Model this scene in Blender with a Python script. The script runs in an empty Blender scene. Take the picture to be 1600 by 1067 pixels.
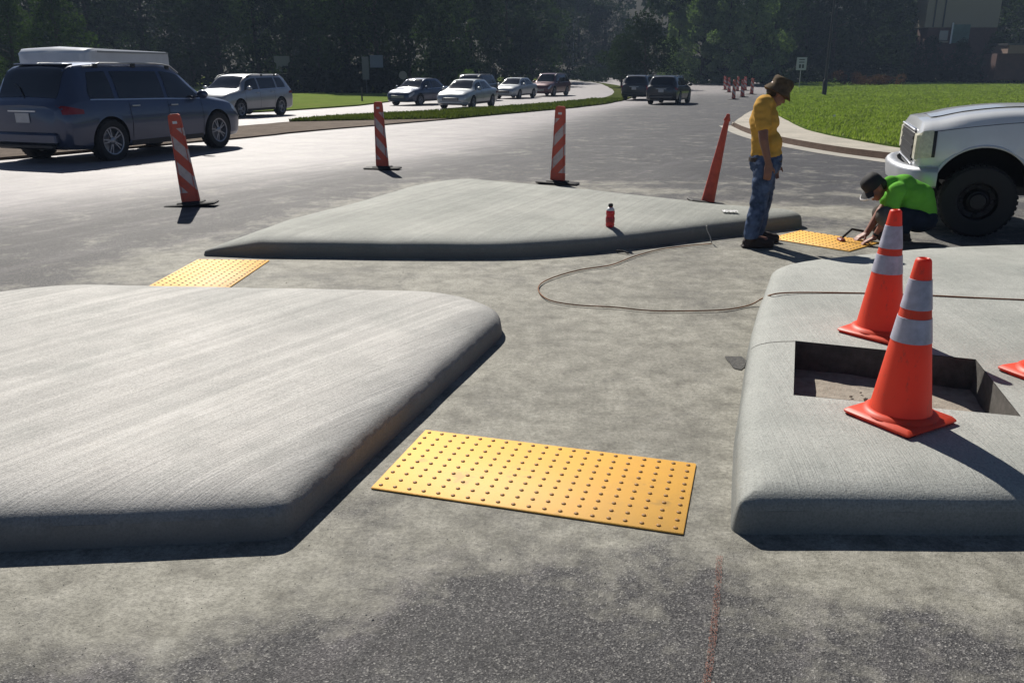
import bpy, bmesh, math, random
import numpy as np
from mathutils import Vector, Matrix, noise
from mathutils.geometry import delaunay_2d_cdt
R = math.radians
random.seed(7); rng = np.random.default_rng(7)
S = bpy.context.scene
COL = S.collection

# ------------------------------------------------------------------ camera
CH, CF, CHZ = 1.57, 1300.0, 105.0            # eye height, focal length in photo pixels, horizon row
PITCH = math.atan((533.5 - CHZ) / CF)
cam = bpy.data.cameras.new('camera'); co = bpy.data.objects.new('camera', cam); COL.objects.link(co)
cam.sensor_width = 36; cam.lens = 36 * CF / 1600; cam.clip_start = .05; cam.clip_end = 2000
co.location = (0, 0, CH); co.rotation_euler = (math.pi / 2 - PITCH, 0, 0)
S.camera = co
# ------------------------------------------------------------------ light
SUN_EL, SUN_AZ = 40.0, -20.0                 # azimuth from +Y towards +X
w = bpy.data.worlds.new('World'); S.world = w; w.use_nodes = True
nt = w.node_tree; bg = nt.nodes['Background']
sky = nt.nodes.new('ShaderNodeTexSky'); sky.sky_type = 'NISHITA'; sky.sun_disc = False
sky.sun_elevation = R(SUN_EL); sky.sun_rotation = R(SUN_AZ)
sky.dust_density = .2; sky.air_density = .5
nt.links.new(sky.outputs[0], bg.inputs[0]); bg.inputs[1].default_value = .05
sl = bpy.data.lights.new('sun', 'SUN'); so = bpy.data.objects.new('sun', sl); COL.objects.link(so)
sl.energy = 5.0; sl.angle = R(.5); sl.color = (1, .95, .87)
sd = Vector((math.sin(R(SUN_AZ)) * math.cos(R(SUN_EL)), math.cos(R(SUN_AZ)) * math.cos(R(SUN_EL)), math.sin(R(SUN_EL))))
so.rotation_euler = (-sd).to_track_quat('-Z', 'Y').to_euler(); so.location = (-10, 30, 30)
S.view_settings.view_transform = 'Standard'; S.view_settings.look = 'None'
S.view_settings.exposure = .34; S.view_settings.gamma = 1
S.view_settings.use_curve_mapping = False

# ------------------------------------------------------------------ terrain and placing
TY = [-60, 12, 17, 26, 35, 52, 75, 110, 157, 220, 320, 600]
TZ = [0, 0, -.06, -.20, -.33, -.56, -.66, -.50, 0.0, 1.6, 6.0, 12.0]
def _pchip(xs, ys):
    xs = np.array(xs, float); ys = np.array(ys, float); h = np.diff(xs); d = np.diff(ys) / h
    m = np.zeros(len(xs))
    for i in range(1, len(xs) - 1):
        if d[i-1] * d[i] > 0:
            w1 = 2 * h[i] + h[i-1]; w2 = h[i] + 2 * h[i-1]; m[i] = (w1 + w2) / (w1 / d[i-1] + w2 / d[i])
    m[0] = d[0]; m[-1] = d[-1]
    def f(x):
        x = np.clip(np.asarray(x, float), xs[0], xs[-1]); i = np.clip(np.searchsorted(xs, x) - 1, 0, len(h) - 1)
        t = (x - xs[i]) / h[i]
        return ((1+2*t)*(1-t)**2*ys[i] + t*(1-t)**2*h[i]*m[i] + t*t*(3-2*t)*ys[i+1] + t*t*(t-1)*h[i]*m[i+1])
    return f
gzf = _pchip(TY, TZ)
def gz(y): return float(gzf(y))
def ray(px, py):
    dx = (px - 800) / CF; dy = (533.5 - py) / CF
    return Vector((dx, math.cos(PITCH) + dy * math.sin(PITCH), -math.sin(PITCH) + dy * math.cos(PITCH)))
def G(px, py, z=0.0):
    """point of the terrain (raised by z) seen at a photo pixel"""
    d = ray(px, py); lo, hi = .5, 700.
    f = lambda t: CH + d.z * t - gz(d.y * t) - z
    t = lo; step = 1.02
    while t < hi and f(t) > 0: t *= step
    a, b = t / step, t
    for _ in range(40):
        m = (a + b) / 2
        if f(m) > 0: a = m
        else: b = m
    return Vector((d.x * a, d.y * a, gz(d.y * a) + z))
def V(px, py, Y):
    d = ray(px, py); t = Y / d.y
    return Vector((d.x * t, Y, CH + d.z * t))

# ------------------------------------------------------------------ helpers
def tag(o, label=None, cat=None, group=None, kind=None):
    if label: o['label'] = label
    if cat: o['category'] = cat
    if group: o['group'] = group
    if kind: o['kind'] = kind
    return o
def mesh_obj(name, verts, faces, mat, parent=None, smooth=None, mats=None, fm=None):
    me = bpy.data.meshes.new(name); me.from_pydata([tuple(v) for v in verts], [], faces); me.update()
    for m in (mats or [mat]): me.materials.append(m)
    if fm is not None: me.polygons.foreach_set('material_index', fm)
    if smooth is not None:
        me.polygons.foreach_set('use_smooth', [True] * len(me.polygons))
        if smooth < 180: me.set_sharp_from_angle(angle=R(smooth))
    o = bpy.data.objects.new(name, me); COL.objects.link(o)
    if parent: o.parent = parent
    return o
def empty(name, loc=(0, 0, 0), rz=0, rx=0, ry=0):
    o = bpy.data.objects.new(name, None); COL.objects.link(o); o.empty_display_size = .2
    o.location = loc; o.rotation_euler = (rx, ry, rz); return o
class MB:
    def __init__(s): s.v = []; s.f = []; s.m = []
    def add(s, vs, fs, mi=0):
        b = len(s.v); s.v += [tuple(v) for v in vs]; s.f += [tuple(i + b for i in f) for f in fs]; s.m += [mi] * len(fs); return s
    def box(s, c, d, mi=0, M=None, taper=1, bev=0):
        x, y, z = (k / 2 for k in d)
        if bev:
            b = bev; P = []
            for sz, q in ((-1, 1), (-1, 0), (1, 0), (1, 1)):
                xx, yy = (x - b, y - b) if q else (x, y)
                zz = sz * z if q else sz * (z - b)
                bb = b * .6
                P += [(c[0]+i, c[1]+j, c[2]+zz) for i, j in ((-xx+bb,-yy),(xx-bb,-yy),(xx,-yy+bb),(xx,yy-bb),(xx-bb,yy),(-xx+bb,yy),(-xx,yy-bb),(-xx,-yy+bb))]
            F = [tuple(range(7, -1, -1)), tuple(range(24, 32))]
            for r in range(3):
                for i in range(8): F.append((r*8+i, r*8+(i+1) % 8, r*8+8+(i+1) % 8, r*8+8+i))
        else:
            t = taper
            P = [(c[0]+i*x*k, c[1]+j*y*k, c[2]+l*z) for l, k in ((-1, 1), (1, t)) for i, j in ((-1,-1),(1,-1),(1,1),(-1,1))]
            F = [(3,2,1,0),(4,5,6,7),(0,1,5,4),(1,2,6,5),(2,3,7,6),(3,0,4,7)]
        if M is not None: P = [M @ Vector(p) for p in P]
        return s.add(P, F, mi)
    def tube(s, pts, r, n=8, mi=0, cap=True):
        pts = [Vector(p) for p in pts]; rr = r if hasattr(r, '__len__') else [r] * len(pts)
        base = []; up = Vector((0, 0, 1)); prev = None
        for i, p in enumerate(pts):
            d = (pts[min(i+1, len(pts)-1)] - pts[max(i-1, 0)]).normalized()
            if prev is None:
                a = d.cross(up)
                if a.length < .1: a = d.cross(Vector((1, 0, 0)))
            else: a = prev - d * prev.dot(d)
            a.normalize(); prev = a; b = d.cross(a)
            base += [p + (a * math.cos(2*math.pi*k/n) + b * math.sin(2*math.pi*k/n)) * rr[i] for k in range(n)]
        F = []
        for i in range(len(pts) - 1):
            for k in range(n): F.append((i*n+k, i*n+(k+1) % n, (i+1)*n+(k+1) % n, (i+1)*n+k))
        if cap: F += [tuple(range(n))[::-1], tuple(range((len(pts)-1)*n, len(pts)*n))]
        return s.add(base, F, mi)
    def lathe(s, prof, n=24, mi=0, M=None, closed=False, caps=True):
        P = []; F = []
        for r, z in prof: P += [(r*math.cos(2*math.pi*k/n), r*math.sin(2*math.pi*k/n), z) for k in range(n)]
        m = len(prof)
        for i in range(m - 1 + (1 if closed else 0)):
            j = (i + 1) % m
            for k in range(n): F.append((i*n+k, i*n+(k+1) % n, j*n+(k+1) % n, j*n+k))
        if not closed and caps: F += [tuple(range(n))[::-1], tuple(range((m-1)*n, m*n))]
        if M is not None: P = [M @ Vector(p) for p in P]
        return s.add(P, F, mi)
    def ell(s, c, r, n=10, mi=0, M=None):
        P = []; F = []
        for i in range(n + 1):
            a = math.pi * i / n
            for k in range(2*n):
                b = math.pi * k / n
                P.append(Vector((math.sin(a)*math.cos(b)*r[0], math.sin(a)*math.sin(b)*r[1], -math.cos(a)*r[2])))
        if M is not None: P = [M @ p for p in P]
        P = [p + Vector(c) for p in P]
        for i in range(n):
            for k in range(2*n): F.append((i*2*n+k, i*2*n+(k+1) % (2*n), (i+1)*2*n+(k+1) % (2*n), (i+1)*2*n+k))
        return s.add(P, F, mi)
    def build(s, name, mat, parent=None, smooth=None, mats=None):
        return mesh_obj(name, s.v, s.f, mat, parent, smooth, mats, s.m if mats else None)
def copy_tree(o, parent=None):
    c = o.copy(); COL.objects.link(c)
    if parent: c.parent = parent
    for ch in list(o.children): copy_tree(ch, c)
    return c

# ------------------------------------------------------------------ materials
class NM:
    def __init__(s, name):
        s.m = bpy.data.materials.new(name); s.m.use_nodes = True; s.nt = s.m.node_tree
        s.b = s.nt.nodes['Principled BSDF']; s.N = s.nt.nodes
    def n(s, t, **k):
        x = s.N.new('ShaderNode' + t)
        for a, v in k.items():
            if a.startswith('i_'): x.inputs[int(a[2:]) if a[2:].isdigit() else a[2:].replace('_', ' ')].default_value = v
            else: setattr(x, a, v)
        return x
    def l(s, a, b): s.nt.links.new(a, b)
    def pos(s, scale=(1, 1, 1), rot=(0, 0, 0), obj=False):
        if obj: src = s.n('TexCoord').outputs['Object']
        else: src = s.n('NewGeometry').outputs['Position']
        mp = s.n('Mapping'); mp.inputs['Scale'].default_value = scale; mp.inputs['Rotation'].default_value = rot
        if any(rot):   # rotate first, then scale
            m0 = s.n('Mapping'); m0.inputs['Rotation'].default_value = rot; s.l(src, m0.inputs[0]); src = m0.outputs[0]
            mp.inputs['Rotation'].default_value = (0, 0, 0)
        s.l(src, mp.inputs[0]); return mp.outputs[0]
    def noise(s, vec, sc, det=4, rough=.6):
        x = s.n('TexNoise'); x.inputs['Scale'].default_value = sc; x.inputs['Detail'].default_value = det; x.inputs['Roughness'].default_value = rough
        s.l(vec, x.inputs['Vector']); return x.outputs['Fac']
    def vor(s, vec, sc, feature='F1'):
        x = s.n('TexVoronoi', feature=feature); x.inputs['Scale'].default_value = sc; s.l(vec, x.inputs['Vector']); return x
    def ramp(s, fac, stops):
        x = s.n('ValToRGB'); e = x.color_ramp.elements
        while len(e) > 1: e.remove(e[-1])
        for i, (p, c) in enumerate(stops):
            c = (c, c, c, 1) if isinstance(c, (int, float)) else (*c, 1)
            if i == 0: e[0].position = p; e[0].color = c
            else: q = e.new(p); q.color = c
        s.l(fac, x.inputs[0]); return x.outputs[0]
    def math(s, op, a, b=None, clamp=False):
        x = s.n('Math', operation=op, use_clamp=clamp)
        for i, v in enumerate((a, b)):
            if v is None: continue
            if isinstance(v, (int, float)): x.inputs[i].default_value = v
            else: s.l(v, x.inputs[i])
        return x.outputs[0]
    def mix(s, fac, a, b, mode='MIX'):
        x = s.n('MixRGB', blend_type=mode)
        for i, v in enumerate((fac, a, b)):
            if isinstance(v, (int, float)): x.inputs[i].default_value = v if i == 0 else (v, v, v, 1)
            elif isinstance(v, tuple): x.inputs[i].default_value = (*v, 1)
            else: s.l(v, x.inputs[i])
        return x.outputs[0]
    def attr(s, name): return s.n('Attribute', attribute_name=name).outputs['Fac']
    def bump(s, h, strength=.5, dist=.01, prev=None):
        x = s.n('Bump'); x.inputs['Strength'].default_value = strength; x.inputs['Distance'].default_value = dist
        s.l(h, x.inputs['Height'])
        if prev: s.l(prev, x.inputs['Normal'])
        return x.outputs[0]
    def out(s, col=None, rough=None, normal=None, metal=None, spec=None):
        for k, v in (('Base Color', col), ('Roughness', rough), ('Normal', normal), ('Metallic', metal), ('Specular IOR Level', spec)):
            if v is None: continue
            i = s.b.inputs[k]
            if isinstance(v, (int, float)): i.default_value = v
            elif isinstance(v, tuple): i.default_value = (*v, 1)
            else: s.l(v, i)
        return s.m
def plain(name, col, rough=.6, metal=0, spec=.5, var=.12, sc=9, bump=0, bsc=60, coat=0):
    q = NM(name); p = q.pos(obj=True)
    n = q.noise(p, sc, 3)
    c = q.mix(1, q.ramp(n, [(.3, 1 - var), (.7, 1 + 0.0)]), tuple(col), 'MULTIPLY')
    nr = q.bump(q.noise(p, bsc, 3), bump, .004) if bump else None
    r = q.math('ADD', q.math('MULTIPLY', n, .14), rough - .07)
    if coat: q.b.inputs['Coat Weight'].default_value = coat; q.b.inputs['Coat Roughness'].default_value = .05
    return q.out(c, r, nr, metal, spec)

def m_road():
    q = NM('asphalt'); P = q.pos()
    tone, dust, fresh = q.attr('tone'), q.attr('dust'), q.attr('fresh')
    big = q.noise(P, .55, 5, .6); mid = q.noise(P, 2.6, 6, .68); fine = q.noise(P, 90, 5, .75); grit = q.vor(P, 210)
    strk = q.noise(q.pos((.25, 2.6, 1), (0, 0, R(-62))), 1.6, 5, .6)
    gc = q.ramp(grit.outputs['Color'], [(0, (.026, .026, .028)), (.45, (.062, .061, .063)), (.75, (.115, .112, .11)), (1, (.34, .33, .31))])
    old = q.ramp(grit.outputs['Color'], [(0, (.15, .135, .14)), (.5, (.24, .22, .225)), (1, (.36, .33, .335))])
    tn = q.math('ADD', q.math('MULTIPLY', q.math('SUBTRACT', strk, .5), 1.5), tone)
    tn = q.math('ADD', tn, q.math('MULTIPLY', q.math('SUBTRACT', mid, .5), .3), True)
    base = q.mix(tn, gc, old)
    base = q.mix(q.math('MULTIPLY', fresh, .75, True), base, (.034, .036, .045))
    dn = q.math('ADD', q.math('MULTIPLY', q.math('SUBTRACT', big, .5), 1.1), dust)
    dn = q.math('ADD', dn, q.math('MULTIPLY', q.math('SUBTRACT', mid, .5), 2.5))
    dn = q.math('ADD', dn, q.math('MULTIPLY', q.math('SUBTRACT', q.noise(P, 11, 5, .7), .5), 1.3))
    dm = q.ramp(dn, [(.12, 0), (.5, .55), (.95, 1)])
    dc = q.ramp(q.noise(P, 6.5, 7, .72), [(.28, (.13, .124, .102)), (.5, (.275, .266, .225)), (.70, (.39, .376, .325))])
    dc = q.mix(q.ramp(fine, [(.35, .55), (.5, 0)]), dc, (.1, .095, .085))
    base = q.mix(q.math('MULTIPLY', dm, .93), base, dc)
    spl = q.ramp(q.noise(P, 4.3, 3, .45), [(.66, 0), (.80, 1)])      # dried cement splashes
    base = q.mix(q.math('MULTIPLY', q.math('MULTIPLY', spl, q.attr('splash')), .5), base, (.33, .325, .29))
    vary = q.noise(P, 1.1, 8, .72)
    base = q.mix(.55, base, q.ramp(vary, [(.32, .28), (.5, .5), (.66, .66)]), 'OVERLAY')
    sp2 = q.noise(P, 48, 6, .8); base = q.mix(.6, base, q.ramp(sp2, [(.36, .26), (.5, .5), (.64, .70)]), 'OVERLAY')
    rough = q.math('SUBTRACT', .74, q.math('MULTIPLY', tone, .10))
    h = q.math('ADD', q.math('MULTIPLY', grit.outputs['Distance'], .8), q.math('MULTIPLY', fine, 1.2))
    h = q.math('MULTIPLY', h, q.math('SUBTRACT', 1.0, q.math('MULTIPLY', dm, .45)))
    nr = q.bump(h, .6, .004); nr = q.bump(mid, .22, .02, nr)
    return q.out(base, rough, nr, spec=q.math('ADD', q.math('MULTIPLY', tone, .3), .24))
def m_concrete(name, ang, tint=(1, 1, 1), streak=1.0, light=1.0, face_shade=.8, rimk=.55):
    q = NM(name); P = q.pos()
    big = q.noise(P, .9, 5, .6); mid = q.noise(P, 5, 6, .7); fine = q.noise(P, 120, 3, .75)
    s1 = q.noise(q.pos((.18, 7, 1), (0, 0, -ang)), 2.2, 6, .62)
    s2 = q.noise(q.pos((.5, 60, 1), (0, 0, -ang)), 2.6, 4, .65)
    top = q.attr('top')
    c = q.ramp(big, [(.3, (.30*light, .302*light, .285*light)), (.7, (.45*light, .442*light, .42*light))])
    blot = q.noise(P, 2.1, 7, .72)
    c = q.mix(q.ramp(blot, [(.50, 0), (.72, .5)]), c, (.24*light, .25*light, .235*light))
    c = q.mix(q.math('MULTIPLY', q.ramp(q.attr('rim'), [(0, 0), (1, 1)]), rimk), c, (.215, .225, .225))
    c = q.mix(q.math('MULTIPLY', top, .8*streak), c, q.ramp(s1, [(.3, .40), (.5, .54), (.62, .68)]), 'OVERLAY')
    c = q.mix(.5, c, q.ramp(mid, [(.3, .40), (.7, .58)]), 'OVERLAY')
    c = q.mix(.55, c, q.ramp(fine, [(.36, .25), (.5, .5), (.66, .68)]), 'OVERLAY')
    pit = q.ramp(q.vor(P, 26).outputs['Distance'], [(.035, 1), (.07, 0)])
    pitm = q.math('MULTIPLY', pit, q.ramp(q.noise(P, 3, 2), [(.52, 0), (.6, 1)]))
    c = q.mix(q.math('MULTIPLY', pitm, .6), c, (.13, .125, .12))
    low = q.attr('low')                                              # shade painted into the cast face, darkest at its foot
    c = q.mix(q.math('MULTIPLY', low, face_shade), c, (.12, .12, .118))
    c = q.mix(1, c, tint, 'MULTIPLY')
    h = q.math('ADD', q.math('MULTIPLY', q.math('MULTIPLY', s2, top), 1.5), q.math('MULTIPLY', fine, .8))
    nr = q.bump(h, .7, .004); nr = q.bump(q.math('MULTIPLY', s1, top), .35, .012, nr); nr = q.bump(mid, .35, .008, nr)
    return q.out(c, .78, nr, spec=.45)
def m_grass(name, a, b, dry=(.16, .13, .06)):
    q = NM(name); P = q.pos()
    c = q.ramp(q.noise(P, 1.2, 6, .7), [(.3, a), (.7, b)])
    c = q.mix(q.ramp(q.noise(P, .23, 4), [(.55, 0), (.72, .55)]), c, dry)
    c = q.mix(.6, c, q.ramp(q.noise(P, 14, 3, .8), [(.3, .25), (.7, .75)]), 'OVERLAY')
    nr = q.bump(q.noise(P, 18, 4, .8), .9, .06)
    return q.out(c, 1.0, nr, spec=.0)
def m_soil(name, a, b, sc=3):
    q = NM(name); P = q.pos()
    c = q.ramp(q.noise(P, sc, 7, .75), [(.3, a), (.7, b)])
    return q.out(c, .95, q.bump(q.noise(P, sc*8, 5, .8), .9, .05), spec=.2)
def m_leaf(name, a, b):
    q = NM(name); oi = q.n('ObjectInfo').outputs['Random']; g = q.pos(obj=True)
    f = q.math('ADD', q.math('MULTIPLY', q.noise(g, .7, 2), .7), q.math('MULTIPLY', oi, .3))
    c = q.ramp(f, [(.3, a), (.7, b)])
    q.b.inputs['Transmission Weight'].default_value = 0
    q.out(c, .95, None, spec=.04)
    tr = q.n('BsdfTranslucent'); q.l(q.mix(1, c, (1.3, 1.6, .5), 'MULTIPLY'), tr.inputs[0])
    ms = q.n('MixShader'); ms.inputs[0].default_value = .25
    q.l(q.b.outputs[0], ms.inputs[1]); q.l(tr.outputs[0], ms.inputs[2]); q.l(ms.outputs[0], q.N['Material Output'].inputs[0])
    return q.m
def m_paint(name, col, metal=.35, rough=.32):
    q = NM(name); p = q.pos(obj=True)
    dirt = q.ramp(q.noise(p, 2.2, 5, .65), [(.35, 0), (.75, .35)])
    c = q.mix(dirt, tuple(col), tuple(x * .6 + .03 for x in col))
    q.b.inputs['Coat Weight'].default_value = .8; q.b.inputs['Coat Roughness'].default_value = .04
    return q.out(c, q.math('ADD', q.math('MULTIPLY', dirt, .3), rough), None, metal, .5)
def m_glass(name='car_glass', col=(.012, .014, .017)):
    q = NM(name)
    return q.out(q.mix(q.ramp(q.noise(q.pos(obj=True), 3, 3), [(.4, 0), (.8, .2)]), col, (.05, .05, .05)), .06, None, 0, .8)
def m_chev(name, axis_slope, period, c1, c2, mirror=False):
    """diagonal retroreflective stripes; object space, faded sheeting"""
    q = NM(name); tc = q.n('TexCoord').outputs['Object']; sp = q.n('SeparateXYZ'); q.l(tc, sp.inputs[0])
    ax = q.math('ABSOLUTE', sp.outputs[0]) if mirror else sp.outputs[0]
    t = q.math('ADD', q.math('MULTIPLY', ax, axis_slope), sp.outputs[2])
    fr = q.math('FRACT', q.math('DIVIDE', t, period))
    s = q.ramp(fr, [(0, 0), (.005, 1), (.5, 1), (.505, 0)])
    inb = q.math('MULTIPLY', q.math('GREATER_THAN', sp.outputs[2], .16), q.math('LESS_THAN', sp.outputs[2], .90))
    s = q.math('MULTIPLY', s, inb)
    scuff = q.ramp(q.noise(tc, 22, 5, .7), [(.48, 0), (.62, .5)])
    c = q.mix(s, c2, c1); c = q.mix(q.math('MULTIPLY', scuff, .55), c, (.16, .1, .09))
    return q.out(c, .5, None, 0, .4)

M = {}
M['road'] = m_road()
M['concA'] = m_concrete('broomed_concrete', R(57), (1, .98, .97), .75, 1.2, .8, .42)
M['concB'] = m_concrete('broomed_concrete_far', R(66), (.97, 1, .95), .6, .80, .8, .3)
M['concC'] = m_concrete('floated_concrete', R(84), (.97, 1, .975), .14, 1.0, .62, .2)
M['walk'] = m_concrete('pavement_concrete', R(30), (1, .92, .8), 0, 1.1)
M['curb'] = m_soil('kerb_face', (.09, .06, .045), (.15, .10, .075), 4)  # the kerb face's shade is painted in as dark brown
M['gutter'] = m_concrete('gutter_concrete', 0, (1, .95, .87), 0, 1.0)
M['grass'] = m_grass('lawn_grass', (.06, .105, .022), (.12, .18, .045), (.17, .18, .07))
M['grass_sun'] = m_grass('far_lawn_grass', (.12, .17, .04), (.20, .26, .065), (.2, .2, .08))
M['median'] = m_grass('verge_grass', (.045, .06, .018), (.10, .115, .035), (.15, .12, .07))
M['dirt'] = m_soil('bare_dirt', (.09, .065, .048), (.21, .165, .125), 2.5)
M['soil'] = m_soil('forest_floor', (.012, .014, .008), (.03, .028, .018), 1)
M['mulch'] = m_soil('mulch', (.035, .018, .014), (.09, .05, .04), 4)
M['blade'] = m_leaf('grass_blade', (.16, .20, .07), (.31, .36, .13))
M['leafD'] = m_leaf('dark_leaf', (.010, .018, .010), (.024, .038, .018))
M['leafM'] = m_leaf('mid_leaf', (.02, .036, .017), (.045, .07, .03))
M['leafV'] = m_leaf('vine_leaf', (.07, .105, .06), (.21, .27, .15))
M['leafL'] = m_leaf('light_leaf', (.05, .09, .03), (.11, .16, .05))
M['bark'] = m_soil('bark', (.02, .016, .012), (.06, .05, .04), 6)
M['tyre'] = plain('tyre_rubber', (.018, .018, .019), .8, bump=.3)
M['rim'] = plain('alloy_rim', (.30, .31, .34), .38, .7)
M['rimdk'] = plain('steel_wheel', (.03, .03, .032), .5, .7)
M['blackp'] = plain('black_plastic', (.018, .018, .02), .5)
M['well'] = plain('wheel_well', (.008, .008, .009), .9)
M['chrome'] = plain('chrome_trim', (.62, .63, .66), .32, 1, var=.05)
M['glass'] = m_glass()
M['lampc'] = plain('clear_lamp', (.55, .56, .55), .12, .3, var=.3, sc=14)
M['lampy'] = plain('aged_headlamp', (.72, .70, .55), .18, .0, var=.3, sc=30, bump=.5, bsc=25)
M['lampr'] = plain('red_lamp', (.22, .012, .014), .15)
M['plate'] = plain('licence_plate_metal', (.5, .5, .5), .4)
M['orange'] = plain('orange_pvc', (.84, .075, .035), .45, var=.18, sc=7, spec=.4)
q = NM('orange_pvc_scuffed'); tc_ = q.pos(obj=True)
c_ = q.mix(q.ramp(q.noise(tc_, 5, 3), [(.3, 0), (.8, .35)]), (.92, .095, .04), (.70, .055, .03))
c_ = q.mix(q.ramp(q.noise(q.pos((1, 1, .35), obj=True), 26, 6, .75), [(.58, 0), (.70, .55)]), c_, (.30, .10, .07))
M['orange'] = q.out(c_, .48, q.bump(q.noise(tc_, 30, 3), .12, .004))
tr_ = q.n('BsdfTranslucent'); q.l(c_, tr_.inputs[0]); ms_ = q.n('MixShader'); ms_.inputs[0].default_value = .3      # thin PVC lets light through
q.l(q.b.outputs[0], ms_.inputs[1]); q.l(tr_.outputs[0], ms_.inputs[2]); q.l(ms_.outputs[0], q.N['Material Output'].inputs[0])
M['orangedk'] = plain('weathered_orange', (.62, .09, .05), .55, var=.35, sc=12)
M['white'] = plain('white_plastic', (.75, .75, .75), .4)
M['collar'] = plain('reflective_collar', (.50, .50, .60), .42, .1, var=.34, sc=22, bump=.15, bsc=30)
M['rubber'] = plain('black_rubber', (.02, .02, .021), .75, bump=.4)
M['stripe'] = m_chev('striped_sheeting', 1.15, .30, (.56, .47, .45), (.58, .10, .06))
M['stripe2'] = m_chev('striped_sheeting_mirrored', -1.15, .30, (.56, .47, .45), (.58, .10, .06))
M['wood'] = plain('weathered_wood', (.16, .12, .08), .8)
M['pole'] = plain('dark_pole', (.025, .027, .028), .5)
M['galv'] = plain('galvanised_steel', (.35, .36, .36), .5, .6)
M['signw'] = plain('sign_white', (.42, .43, .45), .5)
M['signg'] = plain('sign_grey_back', (.13, .135, .14), .5, .3)
M['signgr'] = plain('green_banner', (.09, .17, .14), .6, var=.5, sc=1.2)
M['hose'] = plain('hose_rubber', (.26, .115, .05), .7)
M['stucco'] = plain('beige_render', (.32, .27, .2), .85)
M['brick'] = plain('red_brick', (.10, .045, .035), .85, var=.4, sc=3)

# yellow tactile
q = NM('tactile_yellow'); P_ = q.pos()
c_ = q.mix(q.ramp(q.noise(P_, 9, 6, .7), [(.45, 0), (.8, .55)]), (.90, .49, .095), (.72, .41, .11))
c_ = q.mix(q.ramp(q.noise(P_, 3.1, 4, .75), [(.60, 0), (.66, .5)]), c_, (.36, .24, .11))
M['yellow'] = q.out(c_, .6, q.bump(q.vor(P_, 320).outputs['Distance'], .5, .0012), spec=.35)
M['dome'] = plain('tactile_dome_yellow', (.38, .19, .04), .6, var=.3, sc=60)  # darker than the mat: the domes' shadow side is put into the colour
# ------------------------------------------------------------------ ground and roads
def nz(x, y, s=1., k=0.): return noise.noise(Vector((x * s, y * s, k)))
def grid_coords(a, b, fine0, fine1, step, grow):
    c = list(np.arange(fine0, fine1 + 1e-6, step)); s = step; x = c[-1]
    while x < b: s *= grow; x += s; c.append(min(x, b))
    s = step; x = c[0]; pre = []
    while x > a: s *= grow; x -= s; pre.append(max(x, a))
    return np.array(pre[::-1] + c)
def seg_sd(X, Y, poly):
    """signed side distance to an open polyline (positive on its left)"""
    best = np.full(X.shape, 1e9); sg = np.zeros(X.shape)
    for (x0, y0), (x1, y1) in zip(poly[:-1], poly[1:]):
        dx, dy = x1-x0, y1-y0; L = dx*dx+dy*dy
        t = np.clip(((X-x0)*dx+(Y-y0)*dy)/L, 0, 1); d = np.hypot(X-x0-t*dx, Y-y0-t*dy)
        s = np.sign(dx*(Y-y0)-dy*(X-x0)); k = d < best; best = np.where(k, d, best); sg = np.where(k, s, sg)
    return best * sg
def add_attr(me, name, vals):
    a = me.attributes.new(name, 'FLOAT', 'POINT'); a.data.foreach_set('value', np.asarray(vals, dtype=np.float32).ravel())
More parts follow.
